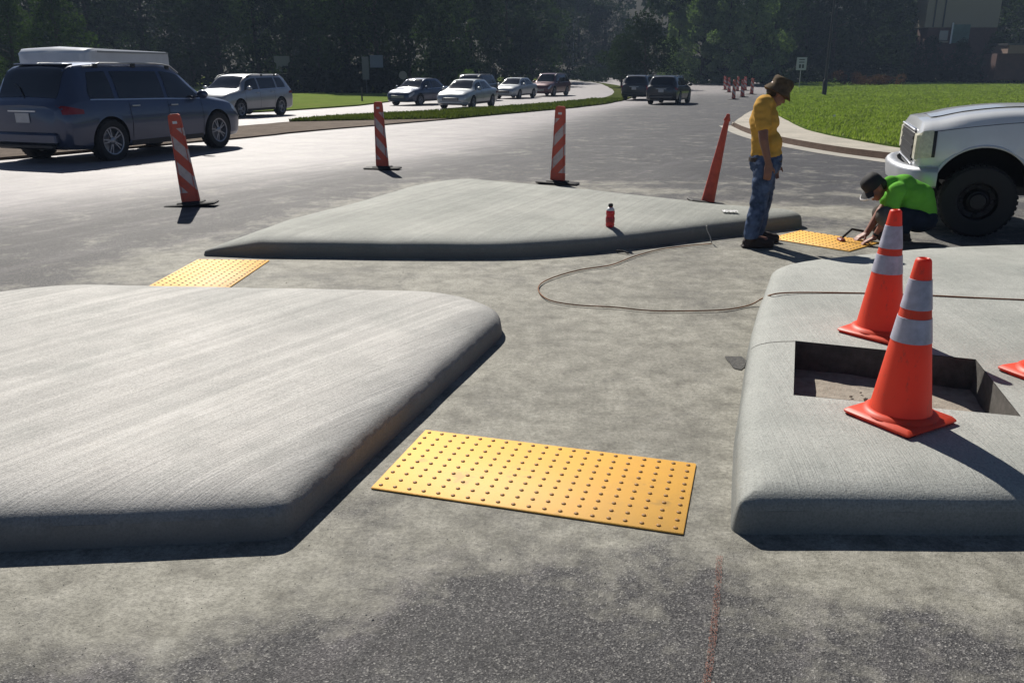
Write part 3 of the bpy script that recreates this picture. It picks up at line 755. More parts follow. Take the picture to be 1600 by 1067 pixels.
# ------------------------------------------------------------------ vehicles
class CarShape:
    """stations: x, z_bottom, z_mid, z_belt, z_top, w_low, w_mid, w_belt, w_top (half widths); x forward"""
    def __init__(s, st):
        st = sorted(st); s.x = np.array([k[0] for k in st], float); s.f = []
        for c in range(1, 9): s.f.append(_pchip(s.x, [k[c] for k in st]))
    def p(s, x): return [float(f(x)) for f in s.f]
    def sec(s, x):
        zb, zm, zl, zt, wl, wm, wb, wt = s.p(x)
        c = max(.01, (zt-zl))
        return [(0, zb), (wl*.6, zb), (wl*.93, zb+.02), (wl, zb+.09), (wl*.35+wm*.65, (zb+.09)*.4+zm*.6), (wm, zm), (wm*.985, zm*.6+zl*.4), (wb, zl-.012), (wb-.012, zl+.012*min(1, c/.2)),
                (wt+(wb-wt)*.5-.0, zl+c*.5+.0), (wt, zt-c*.14-.01), (wt*.90, zt-c*.03-.006), (wt*.62, zt-.002), (0, zt+.012)]
    def W(s, x, z):
        q = s.sec(x)[3:12]
        for (y0, z0), (y1, z1) in zip(q[:-1], q[1:]):
            if z0 <= z <= z1 and z1 > z0: return y0+(y1-y0)*(z-z0)/(z1-z0)
        return q[0][0] if z < q[0][1] else q[-1][0]
    def top(s, x, v):
        """top surface, v in -1..1 across the roof, bonnet or screen"""
        q = s.sec(x)[10:]; a = abs(v)*q[0][0]; sg = 1 if v >= 0 else -1
        for (y1, z1), (y0, z0) in zip(q[:-1], q[1:]):
            if y0 <= a <= y1: return Vector((x, sg*a, z0+(z1-z0)*(a-y0)/(y1-y0)))
        return Vector((x, sg*a, q[0][1]))
    def body(s, n=72):
        x0, x1 = s.x[0], s.x[-1]
        xs = sorted(set(list(np.linspace(x0, x1, n))+list(s.x)))
        v = []; m = None
        for x in xs:
            q = s.sec(x); ring = [(x, y, z) for y, z in q] + [(x, -y, z) for y, z in q[-2:0:-1]]
            m = len(ring); v += ring
        f = []
        for i in range(len(xs)-1):
            for k in range(m): f.append((i*m+k, i*m+(k+1) % m, (i+1)*m+(k+1) % m, (i+1)*m+k))
        f += [tuple(range(m))[::-1], tuple(range((len(xs)-1)*m, len(xs)*m))]
        return v, f
    def side(s, x0, x1, lo, hi, sg, off=.004, nx=10, nz_=4):
        if nz_ == 4: off, nx, nz_ = off+.004, 18, 12
        v = []; f = []
        for i in range(nx+1):
            x = x0+(x1-x0)*i/nx; a = lo(x) if callable(lo) else lo; b = hi(x) if callable(hi) else hi
            for k in range(nz_+1):
                z = a+(b-a)*k/nz_; v.append((x, sg*(s.W(x, z)+off), z))
        for i in range(nx):
            for k in range(nz_):
                q = (i*(nz_+1)+k, (i+1)*(nz_+1)+k, (i+1)*(nz_+1)+k+1, i*(nz_+1)+k+1); f.append(q[::-1] if sg > 0 else q)
        return v, f
    def topp(s, x0, x1, w, off, nx=10, ny=12):
        v = []; f = []
        for i in range(nx+1):
            x = x0+(x1-x0)*i/nx
            for k in range(ny+1):
                ww = w(i/nx) if callable(w) else w
                p = s.top(x, (-1+2*k/ny)*ww); e = .01
                q = s.top(x+e, (-1+2*k/ny)*ww); n = Vector((-(q.z-p.z)/e, 0, 1)).normalized()
                v.append(p+n*off)
        for i in range(nx):
            for k in range(ny):
                f.append((i*(ny+1)+k, (i+1)*(ny+1)+k, (i+1)*(ny+1)+k+1, i*(ny+1)+k+1))
        return v, f
def bool_wells(obj, cuts):
    m = MB()
    for x, z, r, y, dep in cuts:
        MM = Matrix.Translation((x, y, z)) @ Matrix.Rotation(R(90), 4, 'X')
        m.lathe([(r, -dep), (r, dep)], 40, M=MM)
    c = m.build('cutter', M['well'])
    bm = bmesh.new(); bm.from_mesh(c.data); bmesh.ops.recalc_face_normals(bm, faces=bm.faces); bm.to_mesh(c.data); bm.free()
    obj.data.materials.append(M['well'])
    c.data.polygons.foreach_set('material_index', [0]*len(c.data.polygons))
    md = obj.modifiers.new('wells', 'BOOLEAN'); md.operation = 'DIFFERENCE'; md.object = c; md.solver = 'EXACT'
    try: md.material_mode = 'TRANSFER'
    except Exception: pass
    dg = bpy.context.evaluated_depsgraph_get(); me = bpy.data.meshes.new_from_object(obj.evaluated_get(dg))
    obj.modifiers.clear(); obj.data = me
    me.polygons.foreach_set('use_smooth', [True]*len(me.polygons)); me.set_sharp_from_angle(angle=R(32))
    bpy.data.objects.remove(c)
_wheels = {}
def wheel(root, x, y, r, wd, style='alloy'):
    """a wheel with tyre and rim; local y outward"""
    key = (round(r, 3), style)
    sg = 1 if y > 0 else -1
    W_ = empty('wheel', (x, y, r), 0 if sg > 0 else math.pi); W_.parent = root
    if key not in _wheels:
        RT = Matrix.Rotation(R(-90), 4, 'X')          # lathe z -> +y
        t = MB(); h = wd/2; ri = r*.64 if style == 'alloy' else r*.55
        t.lathe([(ri, -h*.9), (r*.93, -h), (r*.985, -h*.82), (r, -h*.5), (r, h*.5), (r*.985, h*.82), (r*.93, h), (r*.8, h*1.02), (ri, h*.9)], 40, M=RT, closed=True)
        # tread grooves as slightly proud blocks
        for k in range(40):
            a = 2*math.pi*k/40; Mx = Matrix.Rotation(a, 4, 'Y') @ Matrix.Translation((r*.998, 0, 0))
            t.box((0, h*.55, 0), (.012, h*.5, .035), M=Mx); t.box((0, -h*.55, 0), (.012, h*.5, .035), M=Mx)
        rm = MB()
        if style == 'alloy':
            rm.lathe([(ri*.98, h*.82), (ri*1.02, h*.95), (ri*.93, h*.9), (ri*.88, h*.3), (ri*.88, -h*.2), (.02, -h*.2), (.02, -h*.4), (ri*.98, -h*.4)], 36, M=RT, caps=False)
            for k in range(5):
                for d in (-.16, .16):
                    a = 2*math.pi*k/5+d; Mx = Matrix.Rotation(a, 4, 'Y')
                    rm.box((ri*.52, h*.66, 0), (ri*.84, .028, .026), M=Mx)
            rm.lathe([(.055, h*.4), (.06, h*.78), (.045, h*.86), (.01, h*.88)], 20, M=RT)
        else:
            rm.lathe([(ri*.98, h*.7), (ri*1.03, h*.95), (ri*.95, h*.9), (ri*.86, h*.35), (ri*.62, h*.2), (ri*.50, h*.75), (.09, h*.78), (.075, h*1.02), (.02, h*1.05), (.001, h*1.05)], 36, M=RT, caps=False)
            for k in range(8):
                a = 2*math.pi*k/8; Mx = Matrix.Rotation(a, 4, 'Y'); rm.ell((0, 0, 0), (.026, .012, .026), 5, M=Matrix.Identity(3)); pass
                nlast = 6*10
                for i in range(len(rm.v)-nlast, len(rm.v)): pass
                cnt = 6*2*5
                rm.v[-cnt:] = [tuple(Mx @ Vector((vx+ri*.73, vy+h*.36, vz))) for vx, vy, vz in rm.v[-cnt:]]
        to = t.build('tyre', M['tyre'], W_, 40); ro = rm.build('rim', M['rim'] if style == 'alloy' else M['rimdk'], W_, 35)
        _wheels[key] = (to.data, ro.data)
    else:
        for nm, me in zip(('tyre', 'rim'), _wheels[key]):
            o = bpy.data.objects.new(nm, me); COL.objects.link(o); o.parent = W_
    return W_
def lin(*pts):
    xs = [p[0] for p in pts]; ys = [p[1] for p in pts]; return lambda x: float(np.interp(x, xs, ys))

def suv(paint, L=4.8, H=1.70, Wd=1.92, wb=2.9, r=.37, rails=True, sedan=False, lamps_on=False, near=True):
    root = empty('parked_car'); h = L/2; w_ = Wd/2
    fx = wb/2+.02; rx = -wb/2+.02
    if not sedan:
        st = [  # x, zb, zm, zbelt, ztop, wl, wm, wb, wt
            (-h, .48, .72, .92, 1.00, w_*.62, w_*.78, w_*.74, w_*.60),
            (-h+.05, .34, .70, .95, 1.06, w_*.84, w_*.90, w_*.86, w_*.70),
            (-h+.16, .27, .70, 1.00, 1.16, w_*.93, w_*.965, w_*.92, w_*.74),
            (-h+.42, .24, .70, 1.06, H-.10, w_*.95, w_*.99, w_*.95, w_*.72),
            (-h+.60, .23, .70, 1.07, H-.035, w_*.95, w_*1.0, w_*.955, w_*.735),
            (-h+1.3, .22, .68, 1.055, H, w_*.95, w_*1.0, w_*.955, w_*.745),
            (.15, .22, .68, 1.03, H-.005, w_*.95, w_*1.0, w_*.955, w_*.745),
            (.52, .22, .68, 1.015, H-.06, w_*.95, w_*1.0, w_*.955, w_*.735),
            (1.28, .22, .68, 1.00, 1.10, w_*.95, w_*1.0, w_*.95, w_*.80),
            (1.36, .22, .68, .985, 1.075, w_*.95, w_*1.0, w_*.95, w_*.82),
            (h-.45, .22, .66, .90, .985, w_*.93, w_*.97, w_*.92, w_*.74),
            (h-.16, .23, .60, .78, .86, w_*.86, w_*.90, w_*.84, w_*.66),
            (h-.04, .28, .52, .66, .74, w_*.72, w_*.78, w_*.74, w_*.60),
            (h, .36, .48, .60, .66, w_*.60, w_*.66, w_*.62, w_*.50)]
        gx0, gx1 = -h+.62, 1.02; rwx = (-h+.13, -h+.45); fwx = (.56, 1.26)
        doors = [(-.02,), (-1.0,), (.98,)]
    else:
        st = [
            (-h, .46, .66, .80, .88, w_*.62, w_*.76, w_*.72, w_*.60),
            (-h+.06, .32, .66, .86, .96, w_*.84, w_*.89, w_*.84, w_*.70),
            (-h+.20, .25, .66, .90, 1.02, w_*.92, w_*.96, w_*.91, w_*.76),
            (-h+.75, .22, .66, .93, 1.05, w_*.94, w_*.99, w_*.94, w_*.78),
            (-h+1.35, .21, .66, .94, H-.05, w_*.95, w_*1.0, w_*.95, w_*.70),
            (-h+1.75, .20, .65, .935, H, w_*.95, w_*1.0, w_*.955, w_*.72),
            (.10, .20, .65, .92, H-.005, w_*.95, w_*1.0, w_*.955, w_*.72),
            (.42, .20, .65, .91, H-.05, w_*.95, w_*1.0, w_*.955, w_*.71),
            (1.22, .20, .65, .90, .99, w_*.95, w_*1.0, w_*.95, w_*.80),
            (1.30, .20, .65, .885, .965, w_*.95, w_*1.0, w_*.95, w_*.82),
            (h-.45, .20, .62, .80, .87, w_*.93, w_*.97, w_*.92, w_*.74),
            (h-.15, .21, .56, .69, .75, w_*.86, w_*.90, w_*.84, w_*.66),
            (h-.04, .26, .48, .59, .64, w_*.72, w_*.78, w_*.74, w_*.60),
            (h, .34, .44, .53, .57, w_*.60, w_*.66, w_*.62, w_*.50)]
        gx0, gx1 = -h+1.0, .98; rwx = (-h+.80, -h+1.33); fwx = (.46, 1.20)
    cs = CarShape(st); v, f = cs.body()
    b = mesh_obj('body', v, f, paint, root, 32)
    bm = bmesh.new(); bm.from_mesh(b.data); bmesh.ops.recalc_face_normals(bm, faces=bm.faces); bm.to_mesh(b.data); bm.free()
    ty = w_-.12
    bool_wells(b, [(fx, r, r+.055, s*(w_-.1), .24) for s in (1, -1)] + [(rx, r, r+.055, s*(w_-.1), .24) for s in (1, -1)])
    for x in (fx, rx):
        for s in (1, -1): wheel(root, x, s*ty, r, .235)
    belt = lambda x: cs.p(x)[2]+.035
    roof = lambda x: cs.p(x)[3]-.115*(cs.p(x)[3]-cs.p(x)[2])/.65-.03
    segs = [(gx0, gx0+.55), (gx0+.66, .02), (.12, gx1)] if not sedan else [(gx0+.12, .0), (.10, gx1)]
    for s in (1, -1):
        for a, c in segs:
            lo = lambda x, a=a, c=c: belt(x)
            if c == gx1: hi = lambda x: max(belt(x)+.01, min(roof(x), belt(gx1)+(gx1-x)*1.05+.01))
            elif a == gx0 and not sedan: hi = lambda x, a=a: max(belt(x)+.01, min(roof(x), belt(a)+.12+(x-a)*2.2))
            elif sedan and a < -.2: hi = lambda x, a=a: max(belt(x)+.01, min(roof(x), belt(a)+.01+(x-a)*.62))
            else: hi = roof
            v, f = cs.side(a, c, lo, hi, s, .004); mesh_obj('side_window', v, f, M['glass'], root, 40)
        # chrome/black belt line, sill moulding, door seams, handles
        v, f = cs.side(gx0, gx1, lambda x: belt(x)-.028, lambda x: belt(x)-.008, s, .006, 14, 1); mesh_obj('belt_trim', v, f, M['chrome'], root, 40)
        v, f = cs.side(rx+r+.1, fx-r-.1, .25, .34, s, .006, 10, 2); mesh_obj('sill_trim', v, f, M['blackp'], root, 40)
        for dx in ((-.92, .07, 1.02) if not sedan else (-.98, .05, 1.0)):
            v, f = cs.side(dx-.005, dx+.005, .36, belt(dx)-.03, s, .0035, 1, 8); mesh_obj('door_seam', v, f, M['well'], root)
        for dx in (-.78, .22):
            hz_ = belt(dx)-.13; hm_ = MB(); hm_.box((dx, s*(cs.W(dx, hz_)+.02), hz_), (.19, .03, .028), bev=.008); hm_.build('door_handle', M['chrome'] if near else paint, root, 40)
        mm = MB(); mx = gx1-.10; mm.ell((mx, s*(w_+.10), belt(mx)+.06), (.07, .13, .085), 6); mm.box((mx, s*(w_-.0), belt(mx)+.02), (.05, .12, .03)); mm.build('mirror', paint, root, 60)
        if rails and not sedan:
            rr = MB(); pts = [(x, s*(cs.sec(x)[10][0]-.02), cs.sec(x)[10][1]+.045+(.045 if .1 < t < .95 else 0)) for t, x in [(i/12, -h+.75+i/12*2.35) for i in range(13)]]
            rr.tube(pts, .016, 6); rr.build('roof_rail', M['galv'], root, 60)
            for t in (.12, .5, .88):
                x = -h+.75+t*2.35
                rm_ = MB(); rm_.box((x, s*(cs.sec(x)[10][0]-.02), cs.sec(x)[10][1]+.05), (.09, .035, .07)); rm_.build('rail_foot', M['blackp'], root)
        # lamps
        tl = (h*-1+.015, -h+.42); zr = (.86, 1.02) if not sedan else (.72, .86)
        v, f = cs.side(tl[0]+.03, tl[1], lambda x: zr[0], lin((tl[0], zr[1]), (tl[1], zr[0]+.07)), s, .007, 8, 3); mesh_obj('taillight', v, f, M['lampr'], root, 40)
        hl = (h-.42, h-.05)
        v, f = cs.side(hl[0], hl[1], lin((hl[0], cs.p(hl[0])[2]-.10), (hl[1], cs.p(hl[1])[2]-.13)), lambda x: cs.p(x)[2]-.01, s, .007, 8, 3); mesh_obj('headlight', v, f, M['lampc'], root, 40)
    v, f = cs.topp(rwx[0], rwx[1], lambda t: .93-.0*t, .006); mesh_obj('rear_window', v, f, M['glass'], root, 40)
    v, f = cs.topp(fwx[0], fwx[1], .93, .006); mesh_obj('windshield', v, f, M['glass'], root, 40)
    # rear face details
    rb = MB(); rb.box((-h-.005, 0, .46), (.11, Wd*.74, .20), bev=.04); rb.build('rear_bumper', paint, root, 40)
    rb = MB(); rb.box((-h-.02, 0, .33), (.10, Wd*.66, .10), bev=.03); rb.build('rear_valance', M['blackp'], root, 40)
    pl = MB(); pl.box((-h-.012, 0, .80 if not sedan else .68), (.012, .31, .16)); pl.build('licence_plate', M['plate'], root)
    ch = MB(); ch.box((-h-.006, 0, (.80 if not sedan else .68)+.11), (.016, .62, .022)); ch.build('tailgate_trim', M['chrome'], root)
    # front
    gr = MB(); gr.box((h-.0, 0, .50), (.03, Wd*.50, .16), bev=.01); gr.build('grille', M['blackp'], root, 40)
    gt = MB()
    for zz in (.45, .50, .55): gt.box((h+.017, 0, zz), (.012, Wd*.46, .012))
    gt.build('grille_bar', M['chrome'], root)
    fb = MB(); fb.box((h-.03, 0, .34), (.12, Wd*.68, .16), bev=.05); fb.build('front_bumper', paint, root, 40)
    if not sedan and near:
        sp = MB(); x = -h+.48; sp.box((x+.10, 0, H-.03), (.22, Wd*.58, .03), bev=.01); sp.build('roof_spoiler', paint, root, 40)
        wp = MB(); wp.tube([(-h+.10, 0, 1.12), (-h+.22, .22, 1.30), (-h+.28, .40, 1.36)], .010, 6); wp.build('rear_wiper', M['blackp'], root, 60)
    return root
def put(o, x, y, ang, label, cat='car', group=None, z=None, sc=1):
    o.location = (x, y, gz(y)+.004 if z is None else z); o.rotation_euler = (0, 0, R(ang)); o.scale = (sc,)*3; o.name = 'car' if cat != 'truck' else 'pickup_truck'
    return tag(o, label, cat, group)
P_grey = m_paint('grey_blue_paint', (.05, .07, .125), .45)
P_silver = m_paint('silver_paint', (.36, .37, .39), .6)
P_white = m_paint('white_paint', (.66, .68, .70), 0, .3)
P_blue = m_paint('navy_paint', (.03, .05, .10), .4)
P_black = m_paint('black_paint', (.02, .024, .032), .3)
P_maroon = m_paint('maroon_paint', (.10, .03, .035), .4)
P_lt = m_paint('pale_paint', (.42, .45, .46), .4)
put(suv(P_grey), -7.54, 16.95, 70.2, 'grey-blue SUV with roof rails and tinted windows, biggest car, at the left', 'car')
put(suv(P_silver, 4.7, 1.62, 1.85, 2.72, .35), -10.85, 34.9, 251, 'silver SUV coming towards us in front of the green lawn at left')
ga = 'cars on the road behind'
put(suv(P_blue, 4.7, 1.50, 1.84, 2.7, .33, sedan=True, near=False), -5.45, 51.5, 243, 'dark blue sedan with sun glare on its bonnet, leading the oncoming queue', group=ga)
wsd = suv(P_lt, 4.7, 1.46, 1.82, 2.72, .32, sedan=True, near=False)
put(wsd, -2.35, 46.4, 250, 'pale silver sedan, nearest of the oncoming queue beside the verge', group=ga)
dsu = suv(P_black, 4.8, 1.72, 1.9, 2.8, .37, near=False)
bl2 = suv(P_black, 4.8, 1.66, 1.9, 2.8, .37, near=False)
p = G(748, 156); put(dsu, -2.6, 58.5, 249, 'dark SUV half hidden behind the pale silver sedan', group=ga)
mar = suv(P_maroon, 4.9, 1.75, 1.92, 2.85, .37, near=False)
put(mar, 3.1, 70.5, 246, 'maroon SUV, last of the oncoming queue', group=ga)
lt2 = copy_tree(wsd); put(lt2, .3, 64.5, 247, 'small light sedan between the dark SUV and the maroon SUV', group=ga)
put(bl2, 9.65, 53.1, 67.4, 'black SUV driving away in the middle of the road', group=ga)
b3 = copy_tree(bl2); p = G(1006, 157); put(b3, 9.1, 61.0, 69, 'dark SUV driving away just ahead and left of the black SUV', group=ga)
fa = copy_tree(dsu); p = G(895, 118); put(fa, p.x, p.y, 200, 'tiny dark car farthest away where the road bends behind the trees', group=ga)
le = copy_tree(bl2); p = G(-28, 214); put(le, -21.4, 31.0, 251, 'dark car cut off by the left edge of the picture', group=ga)

# white enclosed trailer
def trailer():
    root = empty('enclosed_trailer'); w_ = 1.15; L = 4.4; zt = 2.42
    m = MB(); prof = []
    xs = [(-L/2, 1), (L/2-.5, 1), (L/2-.25, .97), (L/2-.08, .9), (L/2, .82)]
    v = []; f = []
    for x, k in xs:
        ht = zt-.05 if x < 0 else zt-(.0 if k == 1 else (1-k)*.9)
        ring = [(-w_*k, .45), (w_*k, .45), (w_*k, ht-.06), (w_*k-.07, ht), (0, ht+.05), (-w_*k+.07, ht), (-w_*k, ht-.06)]
        v += [(x, a, b) for a, b in ring]
    for i in range(len(xs)-1):
        for k in range(7): f.append((i*7+k, i*7+(k+1) % 7, (i+1)*7+(k+1) % 7, (i+1)*7+k))
    f += [tuple(range(7))[::-1], tuple(range(28, 35))]
    o = mesh_obj('box_body', v, f, P_white, root, 35)
    bm = bmesh.new(); bm.from_mesh(o.data); bmesh.ops.recalc_face_normals(bm, faces=bm.faces); bm.to_mesh(o.data); bm.free()
    for s in (1, -1):
        t = MB(); t.box((-.25, s*(w_+.01), zt-.09), (L-.55, .03, .05)); t.box((-.25, s*(w_+.01), .5), (L-.55, .03, .08)); t.build('edge_trim', M['galv'], root)
        fd = MB(); fd.lathe([(.44, -.13), (.44, .13)], 20, M=Matrix.Translation((-.5, s*(w_-.05), .42)) @ Matrix.Rotation(R(90), 4, 'X')); fd.build('mudguard', M['blackp'], root, 40)
        wheel(root, -.5, s*(w_+.02), .34, .2)
        for wx in (-1.2, .6):
            wn = MB(); wn.box((wx, s*(w_+.006), 1.75), (.55, .02, .32), bev=.008); wn.build('side_window', M['glass'], root, 40)
    for k in (-.22, 0, .22):
        l = MB(); l.box((L/2-.045, k, zt-.15), (.05, .08, .035)); l.build('marker_light', M['lampr'], root)
    t = MB(); t.tube([(L/2-.2, 0, .45), (L/2+1.1, 0, .42)], .05, 6); t.build('tow_bar', M['blackp'], root)
    return root
tr = trailer(); tr.location = (-12.95, 27.4, gz(27)-.12); tr.rotation_euler = (0, 0, R(262)); tag(tr, 'white enclosed box trailer seen above the roof of the grey SUV', 'trailer')

# white pickup truck
def truck():
    root = empty('pickup_truck'); w_ = 1.0
    st = [(-4.05, .62, .86, 1.18, 1.26, .9, .96, .95, .9), (-4.0, .55, .86, 1.20, 1.28, .95, .99, .98, .93),
          (-1.35, .52, .86, 1.22, 1.30, .95, 1.0, .98, .93), (-1.30, .48, .86, 1.22, 1.86, .95, 1.0, .98, .74),
          (.30, .48, .86, 1.20, 1.90, .95, 1.0, .975, .75), (.55, .48, .86, 1.19, 1.86, .95, 1.0, .975, .75),
          (1.22, .48, .86, 1.20, 1.32, .95, 1.0, .975, .86), (1.30, .48, .86, 1.195, 1.305, .95, 1.0, .975, .88),
          (1.8, .50, .86, 1.155, 1.285, .96, 1.01, .97, .87), (2.2, .52, .86, 1.105, 1.235, .96, 1.01, .965, .86), (2.45, .56, .84, 1.065, 1.175, .95, .99, .95, .82),
          (2.60, .60, .80, 1.045, 1.15, .93, .965, .93, .78), (2.64, .64, .78, 1.0, 1.08, .88, .92, .89, .74)]
    cs = CarShape(st); v, f = cs.body(110)
    b = mesh_obj('body', v, f, P_white, root, 30)
    bm = bmesh.new(); bm.from_mesh(b.data); bmesh.ops.recalc_face_normals(bm, faces=bm.faces); bm.to_mesh(b.data); bm.free()
    r = .365; fx, rx = 2.0, -1.75
    bool_wells(b, [(fx, r+.09, r+.105, s*(w_-.08), .34) for s in (1, -1)]+[(rx, r+.10, r+.12, s*(w_-.08), .30) for s in (1, -1)])
    for x in (fx, rx):
        for s in (1, -1): wheel(root, x, s*(w_-.13), r, .22, 'steel')
    for s in (1, -1):
        for a, c in ((-1.18, -.35), (-.27, .95)):
            hi = (lambda x: max(1.27, min(1.76, 1.27+(1.0-x)*1.0))) if c > .5 else (lambda x: 1.76)
            v, f = cs.side(a, c, lambda x: 1.26, hi, s, .004); mesh_obj('side_window', v, f, M['glass'], root, 40)
        for dx in (-1.25, -.31, 1.0):
            v, f = cs.side(dx-.006, dx+.006, .6, 1.2, s, .003, 1, 8); mesh_obj('door_seam', v, f, M['well'], root)
        v, f = cs.side(2.50, 2.634, lin((2.50, .80), (2.64, .78)), lambda x: cs.p(x)[2]+.01, s, .009, 8, 6); mesh_obj('headlight', v, f, M['lampy'], root, 40)
        v, f = cs.side(2.47, 2.502, lin((2.47, .80), (2.51, .80)), lambda x: cs.p(x)[2]+.0, s, .006, 2, 4); mesh_obj('headlight_surround', v, f, M['blackp'], root, 40)
        hb_ = MB(); hb_.box((2.618, s*.805, .89), (.075, .25, .29), bev=.022); hb_.build('front_lamp', M['lampy'], root, 40)
        # bonnet crease and shut line
        v, f = cs.side(1.25, 2.5, lambda x: cs.p(x)[2]-.003, lambda x: cs.p(x)[2]+.002, s, .002, 20, 1); mesh_obj('bonnet_seam', v, f, M['well'], root)
        fl = MB(); pts = [(fx+(r+.108)*math.cos(a), s*(w_-.004), r+.09+(r+.108)*math.sin(a)) for a in np.linspace(.25, math.pi-.1, 24)]
        fl.tube(pts, .016, 6); fl.build('arch_lip', P_white, root, 60)
        fl2 = MB(); fl2.tube([(rx+(p[0]-fx)*.96, p[1], p[2]) for p in pts], .016, 6); fl2.build('arch_lip', P_white, root, 60)
        mm = MB(); mm.ell((.85, s*(w_+.20), 1.42), (.06, .12, .17), 6); mm.tube([(.85, s*w_*.95, 1.3), (.85, s*(w_+.14), 1.38)], .02, 6); mm.build('mirror', M['blackp'], root, 60)
        bd = MB(); bd.box((.62, s*(w_+.002), 1.03), (.20, .008, .045)); bd.build('fender_badge', M['blackp'], root)
    v, f = cs.topp(.60, 1.21, .96, .006); mesh_obj('windshield', v, f, M['glass'], root, 40)
    v, f = cs.topp(1.5, 2.5, lambda t: .55, .010); mesh_obj('bonnet_bulge', v, f, P_white, root, 40)
    g = MB(); g.box((2.635, 0, .875), (.05, 1.34, .33), bev=.02); g.build('grille', M['blackp'], root, 40)
    gb = MB()
    for zz in (.78, .875, .97): gb.box((2.661, 0, zz), (.012, 1.30, .03))
    gb.build('grille_bar', M['blackp'], root)
    fr = MB(); fr.box((2.64, 0, 1.055), (.06, 1.4, .025), bev=.008); fr.box((2.64, 0, .70), (.05, 1.4, .02), bev=.006); fr.build('grille_surround', M['chrome'], root, 40)
    # bumper: wraps round the corners
    bp = MB(); rows = [(-.11, .0), (-.09, .035), (.05, .05), (.085, .03), (.10, -.02)]
    path = [(2.42, -1.0), (2.50, -.995), (2.62, -.93), (2.72, -.72), (2.78, -.4), (2.80, 0), (2.78, .4), (2.72, .72), (2.62, .93), (2.50, .995), (2.42, 1.0)]
    vv = []; ffb = []
    for i, (x, y) in enumerate(path):
        d = Vector((path[min(i+1, 10)][0]-path[max(i-1, 0)][0], path[min(i+1, 10)][1]-path[max(i-1, 0)][1])).normalized(); nn = Vector((d.y, -d.x))
        for dz, o_ in rows: vv.append((x+nn.x*o_, y+nn.y*o_, .60+dz))
        for dz, o_ in rows[::-1]: vv.append((x+nn.x*(o_-.05), y+nn.y*(o_-.05), .60+dz*.9))
    k = 10
    for i in range(10):
        for j in range(k): ffb.append((i*k+j, i*k+(j+1) % k, (i+1)*k+(j+1) % k, (i+1)*k+j))
    ffb += [tuple(range(k)), tuple(range(10*k, 11*k))[::-1]]
    ob = mesh_obj('front_bumper', vv, ffb, plain('bumper_metal', (.5, .51, .53), .4, .6), root, 50)
    bm = bmesh.new(); bm.from_mesh(ob.data); bmesh.ops.recalc_face_normals(bm, faces=bm.faces); bm.to_mesh(ob.data); bm.free()
    va = MB(); va.box((2.60, 0, .45), (.16, 1.7, .14), bev=.04); va.build('air_dam', M['blackp'], root, 40)
    ub = MB(); ub.box((-.6, 0, .47), (5.6, 1.0, .16)); ub.build('chassis', M['blackp'], root)
    ax = MB(); ax.tube([(fx, -.75, r), (fx, .75, r)], .06, 8); ax.tube([(rx, -.75, r), (rx, .75, r)], .07, 8); ax.build('axle', M['blackp'], root, 60)
    wp = MB(); wp.tube([(1.27, .55, 1.29), (1.05, .35, 1.45), (.9, .2, 1.58)], .009, 6); wp.build('wiper', M['blackp'], root, 60)
    rb = MB(); rb.box((-4.12, 0, .62), (.16, 1.8, .2), bev=.04); rb.build('rear_bumper', M['chrome'], root, 40)
    for s in (1, -1):
        t = MB(); t.box((-4.04, s*.9, 1.02), (.06, .14, .36)); t.build('taillight', M['lampr'], root)
    return root
TK = truck(); th = R(160.5); fwd = Vector((math.cos(th), math.sin(th))); lf = Vector((-math.sin(th), math.cos(th)))
contact = Vector((4.47, 8.0)); TS = .93; pos = contact - fwd*2.0*TS - lf*.98*TS; TK.scale = (TS,)*3
TK.location = (pos.x, pos.y, 0); TK.rotation_euler = (0, 0, th)
tag(TK, 'white pickup truck with chrome bumper, only its bonnet and front wheel in view at right', 'pickup truck')

# ------------------------------------------------------------------ trees
def leaf_cloud(n, clumps, size, seed, flat=.5):
    r = np.random.default_rng(seed); C = np.array([c[:3] for c in clumps]); Rr = np.array([c[3] for c in clumps])
    k = r.choice(len(clumps), n, p=Rr**2/np.sum(Rr**2))
    d = r.normal(size=(n, 3)); d /= np.linalg.norm(d, axis=1)[:, None]
    rad = r.uniform(.45, 1.08, n)**.6
    c = C[k]+d*(rad*Rr[k])[:, None]*np.array([1, 1, .8])
    u = r.normal(size=(n, 3)); u /= np.linalg.norm(u, axis=1)[:, None]
    t = r.normal(size=(n, 3)); t -= u*(t*u).sum(1)[:, None]; t /= np.linalg.norm(t, axis=1)[:, None]
    s = (size*r.uniform(.6, 1.4, n))[:, None]
    P = np.stack([c-u*s, c+t*s*.55+u*s*.1, c+u*s, c-t*s*.55-u*s*.1], 1).reshape(-1, 3)
    return P, np.arange(4*n).reshape(-1, 4)
